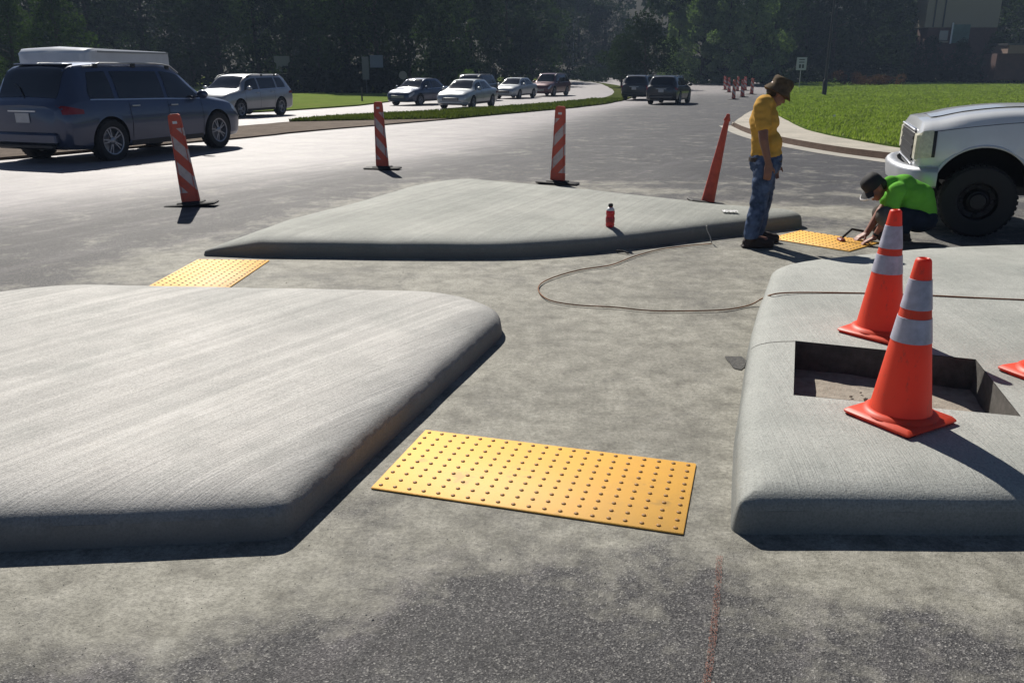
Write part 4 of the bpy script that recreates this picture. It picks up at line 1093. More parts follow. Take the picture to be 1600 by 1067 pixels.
def tree_proto(name, h, w, seed, mat, nl=5200, base=.18, size=.17, thin=False):
    root = empty(name); r = random.Random(seed)
    t = MB(); lean = (r.uniform(-.3, .3), r.uniform(-.3, .3))
    t.tube([(0, 0, -.4), (lean[0]*.3, lean[1]*.3, h*.3), (lean[0], lean[1], h*.62), (lean[0]*1.2, lean[1], h*.88)], [h*.018+.04, h*.015+.03, h*.009+.02, .03], 8)
    cl = []
    nb = 26
    for i in range(nb):
        f = (i+.5)/nb; z = h*(base+(1-base)*f*.95)
        prof = math.sin(math.pi*min(1, (.22+.78*f)**.9))**.7 if not thin else (1-f)**.8+.15
        a = i*2.4+r.uniform(-.4, .4); rr = w*.5*prof*r.uniform(.35, .95)
        c = (lean[0]*f+rr*math.cos(a), lean[1]*f+rr*math.sin(a), z); cl.append((*c, w*.17*r.uniform(.7, 1.25)))
        if i % 2 == 0: t.tube([(lean[0]*f*.8, lean[1]*f*.8, z-h*.10), ((c[0]+lean[0]*f*.8)/2, (c[1]+lean[1]*f*.8)/2, z-h*.03), c], [h*.006+.01, h*.004+.01, .015], 5)
    t.build('trunk', M['bark'], root, 60)
    P, F = leaf_cloud(nl, cl, size, seed)
    mesh_obj('crown', P.tolist(), F.tolist(), mat, root)
    return root
T = {
 'd1': tree_proto('tree', 12.5, 9, 1, M['leafD'], 7000), 'd2': tree_proto('tree', 13.5, 8, 2, M['leafM'], 7000, .1), 'd3': tree_proto('tree', 11.5, 9.5, 3, M['leafD'], 7000, .06),
 'm1': tree_proto('tree', 12, 7.0, 4, M['leafV'], 8000, .02, .17), 'm2': tree_proto('tree', 13, 5.6, 5, M['leafV'], 8000, .02, .17),
 'r1': tree_proto('tree', 6.2, 7.2, 6, M['leafD'], 6000, .22, .12), 'r2': tree_proto('tree', 5.2, 5.4, 8, M['leafD'], 5200, .25, .12),
 'b1': tree_proto('bush', 2.4, 3.4, 9, M['leafL'], 2400, .05, .09),
}
used = set()
def plant(key, x, y, sc=1.0, label='', cat='tree', group=None, name=None, rz=None, mat=None, dz=0):
    o = T[key]
    if key in used: o = copy_tree(T[key])
    used.add(key)
    o.location = (x, y, gz(y)-.1+dz); o.rotation_euler = (0, 0, random.uniform(0, 6.28) if rz is None else rz)
    o.scale = (sc*random.uniform(.92, 1.1),)*2+(sc,)
    if name: o.name = name
    return tag(o, label, cat, group)
def pt(px, Y): d = ray(px, 105); return d.x/d.y*Y
gw = 'dark trees of the wood behind the road'
WL = {60: 'dark tree of the wood above the rear end of the grey SUV', 150: 'dark tree of the wood above the middle of the white trailer', 225: 'dark tree of the wood above the right end of the white trailer',
 300: 'dark tree of the wood between the white trailer and the silver SUV', 345: 'dark tree of the wood above the bonnet of the silver SUV', 405: 'dark tree of the wood above the roof of the silver SUV',
 455: 'dark tree of the wood behind the grey shield-shaped sign', 500: 'dark tree of the wood midway between the shield-shaped sign and the blue sign', 545: 'dark tree of the wood just left of the narrow pale sign panel',
 590: 'dark tree of the wood behind the blue-grey sign', 640: 'dark tree of the wood behind the small round sign and navy sedan', 690: 'dark tree of the wood above the pale silver sedan',
 735: 'dark tree of the wood above the half hidden dark SUV', 790: 'dark tree of the wood above the small light sedan', 830: 'dark tree of the wood above the maroon SUV',
 1215: 'dark tree of the wood directly over the hat of the man in yellow', 1255: 'dark tree of the wood behind the white rectangular sign', 1300: 'dark tree of the wood behind the dark lamp post', 1345: 'dark tree of the wood behind the larger russet bush',
 1390: 'dark tree of the wood above the front of the white pickup', 1430: 'dark tree of the wood at the left edge of the brick building', 1530: 'dark tree of the wood at the right edge of the brick building', 1575: 'dark tree of the wood behind the low brownish building'}
row = []
# front edge of the wood: photo column, distance
for px, Y, key, sc in [(-170, 70, 'd3', 1), (-60, 76, 'd1', 1), (-10, 84, 'd2', 1.1), (60, 92, 'd3', 1.1), (150, 98, 'd1', 1.15), (225, 104, 'd2', 1.15), (300, 102, 'd3', 1.2), (345, 96, 'd1', 1.1), (405, 92, 'd2', 1.05), (455, 90, 'd1', 1), (500, 86, 'd3', 1),
                       (545, 82, 'd2', 1), (590, 80, 'd1', .95), (640, 84, 'd3', 1), (690, 92, 'd2', 1), (735, 100, 'd1', 1.05), (790, 112, 'd3', 1.15), (830, 126, 'd2', 1.2), (1215, 124, 'd1', 1.2), (1255, 118, 'd2', 1.15), (1300, 116, 'd3', 1.15), (1345, 118, 'd1', 1.2),
                       (1390, 122, 'd2', 1.2), (1430, 128, 'd3', 1.2), (1530, 134, 'd1', 1.3), (1575, 128, 'd2', 1.2), (1630, 122, 'd3', 1.2), (1700, 118, 'd1', 1.2)]:
    plant(key, pt(px, Y), Y, sc, WL.get(px, 'dark tree of the wood just outside the picture'), group=gw)
for px, Y, key, sc, lb in [(865, 150, 'd1', 1.15, 'dark tree of the wood just left of the distant road bend'), (905, 168, 'd2', 1.2, 'dark tree of the wood right behind the distant lamp post'), (945, 172, 'd3', 1.2, 'dark tree of the wood behind the far bend, left of the round verge tree')]:
    plant(key, pt(px, Y), Y, sc, lb)
for px, Y, key, sc, lb in [(1058, 118, 'm2', .95, 'grey-green leafy tree directly above the black SUV'), (1098, 112, 'm1', 1.0, 'grey-green leafy tree directly above the left of the far red and white panels'), (1135, 108, 'm2', .92, 'tall vine-covered tree above the middle of the far red and white panels'),
                           (1172, 106, 'm1', .98, 'grey-green leafy tree right of the far red and white panels'), (1205, 110, 'm2', 1.0, 'grey-green leafy tree directly behind the head of the man in yellow')]:
    plant(key, pt(px, Y), Y, sc, lb)
for px, Y, key, sc, lb in [(1448, 110, 'd3', .50, 'low dark tree in front of the left end of the brick building'), (1500, 109, 'd1', .42, 'low dark tree below the green banner of the brick building'), (1548, 108, 'd2', .45, 'low dark tree between the brick building and the low brownish one')]:
    plant(key, pt(px, Y), Y, sc, lb)
plant('r1', pt(1010, 92), 92, 1.12, 'larger of two round dark trees on the verge left of the black SUV')
plant('r2', pt(972, 96), 96, 1.05, 'smaller round dark tree on the verge where the road bends')
plant('b1', pt(728, 74), 74, .8, 'bright yellow-green bush behind the pale silver sedan', 'bush')
plant('d2', pt(20, 66), 66, .58, 'sunlit olive-leaved tree at the far upper left corner')
o = plant('d2', pt(92, 70), 70, .66, 'sunlit olive-leaved tree standing behind the white trailer')
# the rest of the wood as one mass
cl = []
rr_ = random.Random(5)
for i in range(420):
    px = rr_.uniform(-420, 2050); Y = rr_.uniform(112, 165) if 120 < px < 1180 else rr_.uniform(120, 165)
    if 840 < px < 1030: Y = rr_.uniform(165, 195)
    x = pt(px, Y); z0 = gz(Y); cl.append((x, Y, z0+rr_.uniform(.5, 22 if Y > 164 else 15), rr_.uniform(1.8, 3.4)))
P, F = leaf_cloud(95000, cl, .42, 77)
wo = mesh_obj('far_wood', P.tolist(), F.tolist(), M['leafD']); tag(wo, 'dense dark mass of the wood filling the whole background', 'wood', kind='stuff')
us = []
for i in range(260):
    px = rr_.uniform(-250, 1750); Y = rr_.uniform(76, 84) if 440 < px < 640 else rr_.uniform(92, 118)
    if 830 < px < 1190: Y = rr_.uniform(120, 150)
    if px < 440: Y = rr_.uniform(96, 108)
    if px >= 1190: Y = rr_.uniform(106, 118)
    us.append((pt(px, Y), Y, gz(Y)+rr_.uniform(.1, 1.4), rr_.uniform(.8, 1.8)))
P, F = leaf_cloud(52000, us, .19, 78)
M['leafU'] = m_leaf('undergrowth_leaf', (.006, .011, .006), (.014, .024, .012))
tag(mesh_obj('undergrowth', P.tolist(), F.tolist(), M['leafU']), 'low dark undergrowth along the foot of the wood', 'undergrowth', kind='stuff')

# mulch bed with a russet bush at the back of the right lawn
mb_ = [tuple(p[:2]) for p in pxl([(1318, 129), (1345, 126.5), (1440, 126.5), (1600, 127.5), (1700, 128)], 0)]
sheet('mulch_bed', mb_ + [(70, 128), (36, 128)], .20, M['mulch'])
M['leafR'] = m_leaf('russet_leaf', (.05, .022, .018), (.11, .055, .04))
for px, Y, w_, hh_, sd_, lb in [(1338, 98, 5.5, 1.5, 31, 'low russet bush at the back of the right lawn, nearest the dark lamp pole'), (1375, 100, 4.5, 1.2, 32, 'low russet bush at the back of the right lawn, right of the bigger one')]:
    x = pt(px, Y); cl = [(rr_.uniform(-w_/2, w_/2), rr_.uniform(-1, 1), rr_.uniform(.2, hh_*.8), rr_.uniform(.4, .7)) for _ in range(14)]
    root = empty('bush', (x, Y, gz(Y)+.1)); tag(root, lb, 'bush')
    P, F = leaf_cloud(2200, cl, .09, sd_); mesh_obj('foliage', P.tolist(), F.tolist(), M['leafR'], root)
    t = MB()
    for c in cl[:8]: t.tube([(c[0]*.6, c[1]*.5, -.1), c[:3]], .025, 5)
    t.build('stem', M['bark'], root)
# broad-leaved plant by the pole
p = G(1300, 134)
root = empty('broad_leaved_plant', p); tag(root, 'broad-leaved plant with pale leaves on the lawn beside the dark lamp pole', 'plant')
for k in range(11):
    a = k*2.4; L = random.uniform(.5, .95); v = []; f = []
    for i in range(6):
        t = i/5; rad = L*t; z = .25+.75*math.sin(t*2.2)*L*.9; ww = .12*math.sin(math.pi*min(1, t*.9+.08))
        v += [(rad*math.cos(a)-ww*math.sin(a), rad*math.sin(a)+ww*math.cos(a), z), (rad*math.cos(a)+ww*math.sin(a), rad*math.sin(a)-ww*math.cos(a), z)]
    for i in range(5): f.append((2*i, 2*i+1, 2*i+3, 2*i+2))
    mesh_obj('leaf', v, f, M['leafL'], root, 80)
st_ = MB(); st_.tube([(0, 0, -.1), (0, 0, .35)], .05, 6); st_.build('stem', M['bark'], root)

# grass blades on the nearer lawn and verge
def blades(name, poly, n, hgt, mat, z, label, seed, ymax=60):
    r = np.random.default_rng(seed); A = np.array(poly); x0, y0 = A.min(0)[:2]; x1, y1 = A.max(0)[:2]; y1 = min(y1, ymax)
    m = n*5; y = y0+(y1-y0)*r.random(m)**1.6; x = x0+(x1-x0)*r.random(m)
    x = np.where(x > y*.75, y*.75*r.random(m), x)
    c = np.zeros(m, bool); nn = len(A)
    for i in range(nn):
        (xa, ya), (xb, yb) = A[i][:2], A[(i+1) % nn][:2]
        if ya == yb: continue
        c ^= ((ya > y) != (yb > y)) & (x < (xb-xa)*(y-ya)/(yb-ya)+xa)
    x, y = x[c][:n], y[c][:n]; k = len(x); zz = gzf(y)+z
    a = r.uniform(0, 6.28, k); h = hgt*r.uniform(.5, 1.4, k)*(1+y/60); wd = .006+.0011*y; lx, ly = r.normal(0, .35, (2, k))*h
    P = np.stack([np.stack([x-np.cos(a)*wd, y-np.sin(a)*wd, zz], 1), np.stack([x+np.cos(a)*wd, y+np.sin(a)*wd, zz], 1), np.stack([x+lx, y+ly, zz+h], 1)], 1).reshape(-1, 3)
    tag(mesh_obj(name, P.tolist(), np.arange(3*k).reshape(-1, 3).tolist(), mat), label, 'grass', kind='stuff')
RL = BK[i_b:] + [(60, 24), (120, 60), (120, 128), (30, 128)] + lt[::-1][:-1]
blades('lawn_grass', [p[:2] for p in RL], 120000, .045, M['blade'], .165, 'short mown green grass of the right lawn', 3, 112)
M['bladeD'] = m_leaf('verge_blade', (.05, .07, .02), (.12, .13, .045))
blades('verge_grass', (L1[k0:] + L2[:len(L2)-6*4]), 26000, .06, M['bladeD'], .055, 'rough dull grass of the verge between the carriageways', 4, 60)

# ------------------------------------------------------------------ poles, signs, building
def pole_at(name, px, py, h, r0, r1, label, cat, mat=M['pole'], base=None):
    p = G(px, py); root = empty(name, p); tag(root, label, cat)
    m = MB(); m.tube([(0, 0, -.3), (0, 0, h*.5), (0, 0, h)], [r0, (r0+r1)/2, r1], 10); m.build('post', mat, root, 60)
    return root
lp = pole_at('lamp_post', 1287, 153, 9.5, .10, .07, 'tall dark lamp post rising from the right lawn', 'lamp post')
b = MB(); b.lathe([(.20, -.1), (.20, .1), (.17, .2), (.17, 1.15), (.13, 1.3), (.10, 1.35)], 14); b.build('pole_base', M['pole'], lp, 40)
b = MB(); b.tube([(0, 0, 9.3), (-.7, 0, 9.7), (-1.4, 0, 9.7)], .05, 8); b.build('arm', M['pole'], lp, 60)
b = MB(); b.box((-1.7, 0, 9.68), (.7, .28, .14), bev=.04); b.build('lamp_head', M['pole'], lp, 40)
Y = 150
lp2 = empty('lamp_post', (pt(895, Y), Y, gz(Y))); tag(lp2, 'thin pale lamp post in the far distance where the road bends', 'lamp post')
b = MB(); b.tube([(0, 0, -.2), (0, 0, 9.2)], [.14, .09], 8); b.build('post', M['galv'], lp2, 60)
b = MB(); b.tube([(0, 0, 9.1), (.8, 0, 9.6), (2.0, 0, 9.6)], .07, 6); b.build('arm', M['galv'], lp2, 60)
b = MB(); b.box((-.5, 0, 5.2), (.9, .12, .6), bev=.03); b.build('sign_plate', M['signg'], lp2)
def sign(px, ytop, ybot, wpx, Y, label, shape='rect', mat=M['signg'], extra=None):
    s = CF*1.0/ (Y*1.03); x = pt(px, Y)
    zt = V(px, ytop, Y).z; zb = V(px, ybot, Y).z; g0 = gz(Y); W = wpx/ (CF/(Y*1.0))
    root = empty('road_sign', (x, Y, g0)); tag(root, label, 'sign')
    H = zt-zb; zc = (zt+zb)/2-g0; m = MB()
    if shape == 'rect': m.box((0, 0, zc), (W, .03, H), bev=.01)
    elif shape == 'shield':
        P = [(-W/2, H/2), (W/2, H/2), (W/2, H*.12), (W*.36, H*.0), (W*.38, -H/2), (-W*.38, -H/2), (-W*.36, 0), (-W/2, H*.12)]
        n = len(P); m.add([(a, -.015, zc+b_) for a, b_ in P]+[(a, .015, zc+b_) for a, b_ in P], [tuple(range(n)), tuple(range(2*n-1, n-1, -1))]+[(i, n+i, n+(i+1) % n, (i+1) % n) for i in range(n)])
    elif shape == 'round': m.lathe([(W/2, -.015), (W/2, .015)], 20, M=Matrix.Translation((0, 0, zc)) @ Matrix.Rotation(R(90), 4, 'X'))
    m.build('sign_plate', mat, root)
    t = MB(); t.box((0, .04, (zb-g0)/2-.1+(H/2)), (.06, .05, zb-g0+H)); t.build('post', M['galv'] if mat is not M['signg'] else M['pole'], root)
    return root, zc, W, H
sign(441, 88, 112, 23, 78, 'grey back of a road sign, wide at the top, beyond the left lawn', 'shield', M['signg'])
s2, zc, W_, H_ = sign(571, 89, 125, 10, 74, 'narrow pale sign post panel with a small blue-grey sign beside it', 'rect', M['signg'])
b = MB(); b.box((.95, 0, zc+.55), (1.1, .03, 1.0), bev=.01); b.build('blue_sign', plain('blue_grey_sign', (.10, .13, .19), .5), s2)
sign(629, 109, 127, 12, 64, 'small round grey sign above the front of the navy sedan', 'round', M['signg'])
s4, zc, W_, H_ = sign(1252, 90, 110, 15, 88, 'white rectangular sign on the edge of the wood left of the lamp post', 'rect', M['signw'])
b = MB()
for dz in (.32, .12): b.box((0, -.019, zc+dz*H_), (W_*.55, .004, H_*.07))
b.box((-W_*.14, -.019, zc-.2*H_), (W_*.2, .004, H_*.3)); b.box((W_*.16, -.019, zc-.2*H_), (W_*.2, .004, H_*.3)); b.build('sign_markings', M['pole'], s4)
# small post on the left lawn and posts at the right
p = G(566, 160); root = empty('marker_post', p); tag(root, 'thin dark marker post at the foot of the left lawn', 'post'); b = MB(); b.box((0, 0, .42), (.09, .09, .95)); b.build('post', M['pole'], root)
p = G(1527, 127); root = empty('sign_post', p); tag(root, 'thin grey post with a pale foot at the back of the right lawn', 'post')
b = MB(); b.box((0, 0, 2.1), (.16, .16, 4.4)); b.build('post', M['galv'], root); b = MB(); b.box((-.2, -.1, .55), (.28, .2, 1.2), bev=.03); b.build('post_foot', M['white'], root)
p = G(1509, 126); root = empty('marker_post', p); tag(root, 'short pale post left of the grey post at the back of the right lawn', 'post'); b = MB(); b.tube([(0, 0, -.1), (0, 0, 2.0)], .10, 8); b.build('post', M['signg'], root)
p = G(1301, 190, .17); root = empty('marker_flag', p); tag(root, 'tiny white marker flag standing in the middle of the right lawn', 'marker flag')
b = MB(); b.tube([(0, 0, -.02), (0, 0, .2)], .004, 5); b.build('wire', M['galv'], root); b = MB(); b.box((.035, 0, .17), (.07, .004, .055)); b.build('flag', M['white'], root)
# building beyond the trees, upper right
Y = 116; bl = empty('shop_building', (pt(1483, Y), Y, gz(Y))); tag(bl, 'beige and brick building half hidden by trees at the upper right, with a green banner', 'building')
sc_ = Y/CF
def bx_(name, x0, y0, x1, y1, mat, d=0, th=.3, par=bl):
    m = MB(); za = V(x0, y0, Y).z-gz(Y); zb_ = V(x0, y1, Y).z-gz(Y)
    m.box(((x0+x1)/2*sc_-1483*sc_, d, (za+zb_)/2), ((x1-x0)*sc_, th, za-zb_), bev=.03); return m.build(name, mat, par)
bx_('wall', 1438, -40, 1545, 43.5, M['stucco'], 1.5, 3)
bx_('brick_wall', 1444, 43.6, 1545, 112, M['brick'], 1.5, 3)
bx_('banner', 1479, 39, 1504, 68, M['signgr'], -.2, .08)
bx_('banner_frame', 1477, 36, 1479, 69, M['white'], -.2, .12)
bx_('window', 1461, 48, 1474, 64, M['glass'], -.03, .05); bx_('window_sill', 1460, 64.5, 1475, 67, M['stucco'], -.1, .2)
for x in (1449, 1463): bx_('pilaster', x, -40, x+2, 43, M['pole'], -.05, .1)
bx_('gutter', 1540, 72, 1572, 76, M['galv'], -2.2, .3); 
sh = empty('low_shed', (pt(1586, 104), 104, gz(104))); tag(sh, 'low brownish building end at the right edge beyond the lawn', 'building')
def bs_(name, x0, y0, x1, y1, mat, d=0, th=.3):
    Yy = 104; k = Yy/CF; m = MB(); za = V(x0, y0, Yy).z-gz(Yy); zb_ = V(x0, y1, Yy).z-gz(Yy)
    m.box(((x0+x1)/2*k-1586*k, d, (za+zb_)/2), ((x1-x0)*k, th, za-zb_)); return m.build(name, mat, sh)
bs_('wall', 1560, 84, 1660, 126, M['brick'], 2, 3); bs_('fascia', 1572, 71, 1665, 84, plain('tan_fascia', (.24, .16, .12), .8), 1.9, 3.6); bs_('roof_edge', 1570, 68, 1667, 71, M['pole'], 1.9, 3.8)

# ------------------------------------------------------------------ people
def cap(m, a, b, ra, rb, n=14):
    """tapered capsule"""
    a = Vector(a); b = Vector(b); d = b-a; L = max(d.length, 1e-5); q = d.to_track_quat('Z', 'Y').to_matrix().to_4x4(); MM = Matrix.Translation(a) @ q
    pr = []
    for i in range(6): t = math.pi/2*(1-i/5.); pr.append((max(1e-4, ra*math.cos(t)), -ra*math.sin(t)))
    for i in range(6): t = math.pi/2*i/5.; pr.append((max(1e-4, rb*math.cos(t)), L+rb*math.sin(t)))
    m.lathe(pr, n, M=MM)
def blob(m, c, r, rot=None):
    m.ell(c, r, 8, M=rot)
def melt(m, name, mat, parent, vox, sm=6, fac=.5, disp=0):
    me = bpy.data.meshes.new('tmp'); me.from_pydata(m.v, [], m.f); o = bpy.data.objects.new('tmp', me); COL.objects.link(o)
    bm = bmesh.new(); bm.from_mesh(me); bmesh.ops.recalc_face_normals(bm, faces=bm.faces); bm.to_mesh(me); bm.free()
    r = o.modifiers.new('r', 'REMESH'); r.mode = 'VOXEL'; r.voxel_size = vox
    s = o.modifiers.new('s', 'SMOOTH'); s.factor = fac; s.iterations = sm
    dg = bpy.context.evaluated_depsgraph_get(); m2 = bpy.data.meshes.new_from_object(o.evaluated_get(dg))
    bpy.data.objects.remove(o)
    m2.materials.clear(); m2.materials.append(mat); m2.name = name
    if disp:
        co_ = np.empty(len(m2.vertices)*3); m2.vertices.foreach_get('co', co_); nn = [v.normal.copy() for v in m2.vertices]
        co_ = co_.reshape(-1, 3)
        for i in range(len(co_)):
            p = Vector(co_[i]); k = noise.noise(p*9)*.6+noise.noise(Vector((p.x*14, p.y*14, p.z*26)))*.5
            co_[i] += np.array(nn[i])*k*disp
        m2.vertices.foreach_set('co', co_.ravel()); m2.update()
    m2.polygons.foreach_set('use_smooth', [True]*len(m2.polygons))
    out = bpy.data.objects.new(name, m2); COL.objects.link(out); out.parent = parent; return out
def hand(m, wrist, palm_dir, palm_n, curl=.5, s=1.0, thumb=1):
    """palm and five fingers; palm_dir along fingers, palm_n the palm's facing direction"""
    w_ = Vector(wrist); d = Vector(palm_dir).normalized(); n = Vector(palm_n).normalized(); n = (n-d*n.dot(d)).normalized(); t = d.cross(n)*thumb
    for k in (-1, 0, 1): cap(m, w_+t*k*.018*s, w_+d*.085*s+t*k*.026*s, .019*s, .014*s, 8)
    for k, L in zip((-1.5, -.5, .5, 1.5), (.058, .072, .078, .070)):
        a = w_+d*.088*s+t*k*.0205*s; c1 = curl; p0 = a; dd = d.copy()
        for seg, f in enumerate((.45, .32, .23)):
            ang = c1*(.5+seg*.5); dd = (dd*math.cos(ang)+n*math.sin(ang)).normalized(); n2 = None
            p1 = p0+dd*L*f*s; cap(m, p0, p1, (.0098-seg*.0008)*s, (.0090-seg*.0009)*s, 8); p0 = p1
    a = w_+d*.025*s+t*.026*s; p1 = a+(d*.6+t*.75+n*.25).normalized()*.042*s; p2 = p1+(d*.9+t*.25+n*.45).normalized()*.034*s
    cap(m, a, p1, .014*s, .0115*s, 8); cap(m, p1, p2, .0115*s, .0085*s, 8)
def head(m, c, fwd_, up_, s=1.0):
    """skull, jaw, nose, ears, lips, brows along fwd/up"""
    f = Vector(fwd_).normalized(); u = Vector(up_); u = (u-f*u.dot(f)).normalized(); r = u.cross(f)
    RM = Matrix((r, f, u)).transposed()
    c = Vector(c); L = lambda x, y, z: c+r*x*s+f*y*s+u*z*s
    m.ell(L(0, -.012, .03), (.076*s, .095*s, .088*s), 10, M=RM)
    m.ell(L(0, .018, -.035), (.062*s, .070*s, .072*s), 10, M=RM)
    m.ell(L(0, .050, -.082), (.036*s, .032*s, .026*s), 8, M=RM)              # chin
    cap(m, L(0, .085, .012), L(0, .104, -.022), .009*s, .014*s, 8)           # nose
    m.ell(L(0, .088, -.052), (.024*s, .012*s, .008*s), 6, M=RM); m.ell(L(0, .086, -.062), (.021*s, .011*s, .007*s), 6, M=RM)
    m.ell(L(0, .080, .032), (.048*s, .014*s, .009*s), 6, M=RM)               # brow
    for k in (-1, 1):
        m.ell(L(k*.042, .062, -.012), (.022*s, .02*s, .02*s), 6, M=RM)       # cheek
        m.ell(L(k*.078, -.008, -.008), (.010*s, .020*s, .032*s), 6, M=RM)    # ear
    return L, RM
M['skin'] = plain('tanned_skin', (.22, .10, .065), .55, var=.2, bump=.2, bsc=90)
M['skinf'] = plain('reddened_skin', (.30, .13, .09), .55, var=.2)
M['ytee'] = plain('mustard_cotton', (.60, .34, .07), .9, var=.22, sc=6, bump=.5, bsc=120, spec=.1)
M['gtee'] = plain('lime_cotton', (.15, .47, .055), .9, var=.15, sc=6, bump=.5, bsc=120, spec=.1)
M['jean'] = plain('blue_denim', (.10, .145, .25), .9, var=.75, sc=11, bump=.5, bsc=140, spec=.1)
M['jeand'] = plain('dark_denim', (.02, .028, .045), .9, var=.4, sc=9, bump=.5, bsc=140, spec=.1)
M['greyp'] = plain('grey_canvas', (.13, .125, .115), .9, var=.4, sc=9, bump=.5, spec=.1)
M['boot'] = plain('brown_boot', (.035, .02, .014), .7, var=.4, bump=.5)
M['hat'] = plain('camouflage_hat', (.15, .11, .07), .9, var=.6, sc=26, bump=.5, spec=.1)
M['capm'] = plain('black_cap', (.015, .015, .017), .85, bump=.4)
M['hair'] = plain('dark_hair', (.02, .014, .010), .7, bump=.6)
M['eye'] = plain('eye_dark', (.01, .01, .01), .2)
M['glove'] = plain('red_tool', (.20, .03, .02), .5)

def standing_man():
    Y0 = 7.62
    g = lambda px, py, dy=0: V(px, py, Y0+dy)
    o = g(1185, 383); base = Vector((o.x, Y0, 0)); root = empty('person', base)
    q = lambda px, py, dy=0: g(px, py, dy)-base
    SC = .92
    B = MB()
    hipL, hipR = q(1196, 258, -.085), q(1199, 258, .085)
    kneeL, kneeR = q(1186, 315, -.10), q(1192, 316, .10)
    ankL, ankR = q(1174, 367, -.11), q(1183, 364, .13)
    ankL.z = max(ankL.z, .085); ankR.z = max(ankR.z, .085)
    chest, belly, pel = q(1194, 190), q(1198, 225), q(1196, 252)
    neck0, hd = q(1203, 160), q(1214, 146)
    # body: one continuous surface
    for a, b_, r1, r2 in ((hipL, kneeL, .075, .052), (kneeL, ankL, .052, .036), (hipR, kneeR, .075, .052), (kneeR, ankR, .052, .036)): cap(B, a, b_, r1, r2)
    for a in (ankL, ankR): cap(B, a+Vector((0, 0, -.03)), a+Vector((.13, 0, -.045)), .035, .028)
    blob(B, pel, (.12, .155, .10)); blob(B, belly, (.125, .15, .14)); blob(B, chest, (.11, .17, .15))
    cap(B, chest+Vector((.01, 0, .08)), hd+Vector((-.02, 0, -.03)), .06, .05)
    shL, shR = q(1191, 168, -.165), q(1196, 168, .165)
    elL, elR = q(1193, 219, -.235), q(1203, 219, .22)
    wrL, wrR = q(1201, 257, -.215), q(1212, 255, .20)
    for s_, e_, w_ in ((shL, elL, wrL), (shR, elR, wrR)): cap(B, s_, e_, .052, .040); cap(B, e_, w_, .040, .027)
    hand(B, wrL, (.0, -.05, -1), (0, 1, 0), .5, .95, 1); hand(B, wrR, (.05, .05, -1), (0, -1, 0), .5, .95, -1)
    f = Vector((.80, .05, -.60)); up = Vector((.60, 0, .80))
    L, RM = head(B, hd, f, up, .98)
    melt(B, 'body', M['skin'], root, .0085, 3)
    for k in (-1, 1):
        e = MB(); e.ell(L(k*.031, .077, .012), (.011, .007, .008), 5, M=RM); e.build('eye', M['eye'], root, 80)
    # T-shirt
    s = MB(); blob(s, chest+Vector((0, 0, .0)), (.125, .18, .165)); blob(s, belly, (.130, .165, .15)); blob(s, q(1197, 240), (.132, .165, .10))
    cap(s, shL+Vector((.02, .03, .03)), shR+Vector((.02, -.03, .03)), .075, .075)
    cap(s, q(1189, 180), q(1189, 240), .08, .09)
    for s_, e_ in ((shL, elL), (shR, elR)): cap(s, s_, s_.lerp(e_, .52), .072, .070)
    cap(s, chest+Vector((.01, 0, .09)), q(1203, 160)+Vector((0, 0, -.01)), .10, .07)
    st = melt(s, 'tshirt', M['ytee'], root, .010, 4, disp=.017)
    j = MB(); blob(j, pel+Vector((0, 0, -.02)), (.14, .165, .12)); cap(j, pel+Vector((0, -.03, .03)), pel+Vector((0, .03, .03)), .13, .13)
    for h_, k_, a_ in ((hipL, kneeL, ankL), (hipR, kneeR, ankR)): cap(j, h_, k_, .100, .078); cap(j, k_, a_+Vector((0, 0, .02)), .076, .072)
    melt(j, 'jeans', M['jean'], root, .010, 4, disp=.020)
    for a_, nm in ((ankL, 0), (ankR, 1)):
        b_ = MB(); cap(b_, a_+Vector((0, 0, .05)), a_+Vector((0, 0, -.02)), .056, .058); cap(b_, Vector((a_.x-.03, a_.y, .047)), Vector((a_.x+.17, a_.y, .042)), .046, .042); blob(b_, (a_.x+.06, a_.y, .055), (.10, .047, .05))
        b_.box((a_.x+.06, a_.y, .014), (.29, .092, .022), bev=.008)
        melt(b_, 'boot', M['boot'], root, .009, 3, disp=.004)
    # bucket hat, following the head
    h = MB(); RM4 = RM.to_4x4(); MT = Matrix.Translation(L(0, -.005, .045)) @ RM4 @ Matrix.Rotation(R(10), 4, 'X') @ Matrix.Scale(.93, 4)
    n = 40; prof = [(.143, -.050), (.134, -.034), (.117, -.010), (.103, .006), (.101, .05), (.096, .082), (.080, .100), (.03, .104)]
    prof2 = [(.03, .100), (.076, .095), (.092, .078), (.097, .05), (.099, .002), (.114, -.014), (.131, -.038), (.141, -.053)]
    pr = prof+prof2
    h.lathe(pr, n, M=MT, closed=False)
    hat_ = h.build('hat', M['hat'], root, 70)
    for v in hat_.data.vertices:
        v.co += Vector((noise.noise(v.co*14), noise.noise(v.co*14+Vector((5, 0, 0))), noise.noise(v.co*12+Vector((0, 9, 0)))))*.014
    hr = MB(); hr.ell(L(0, -.035, .01), (.078, .07, .075), 8, M=RM); hr.build('hair', M['hair'], root, 80)
    bt = MB(); bt.lathe([(.142, -.018), (.147, -.018), (.147, .018), (.142, .018)], 30, M=Matrix.Translation(q(1196, 249)), closed=True); bt.build('belt', M['boot'], root, 40)
    return root
pm = standing_man()
tag(pm, 'standing man in a mustard T-shirt, jeans and brimmed hat, looking down to his left', 'person')

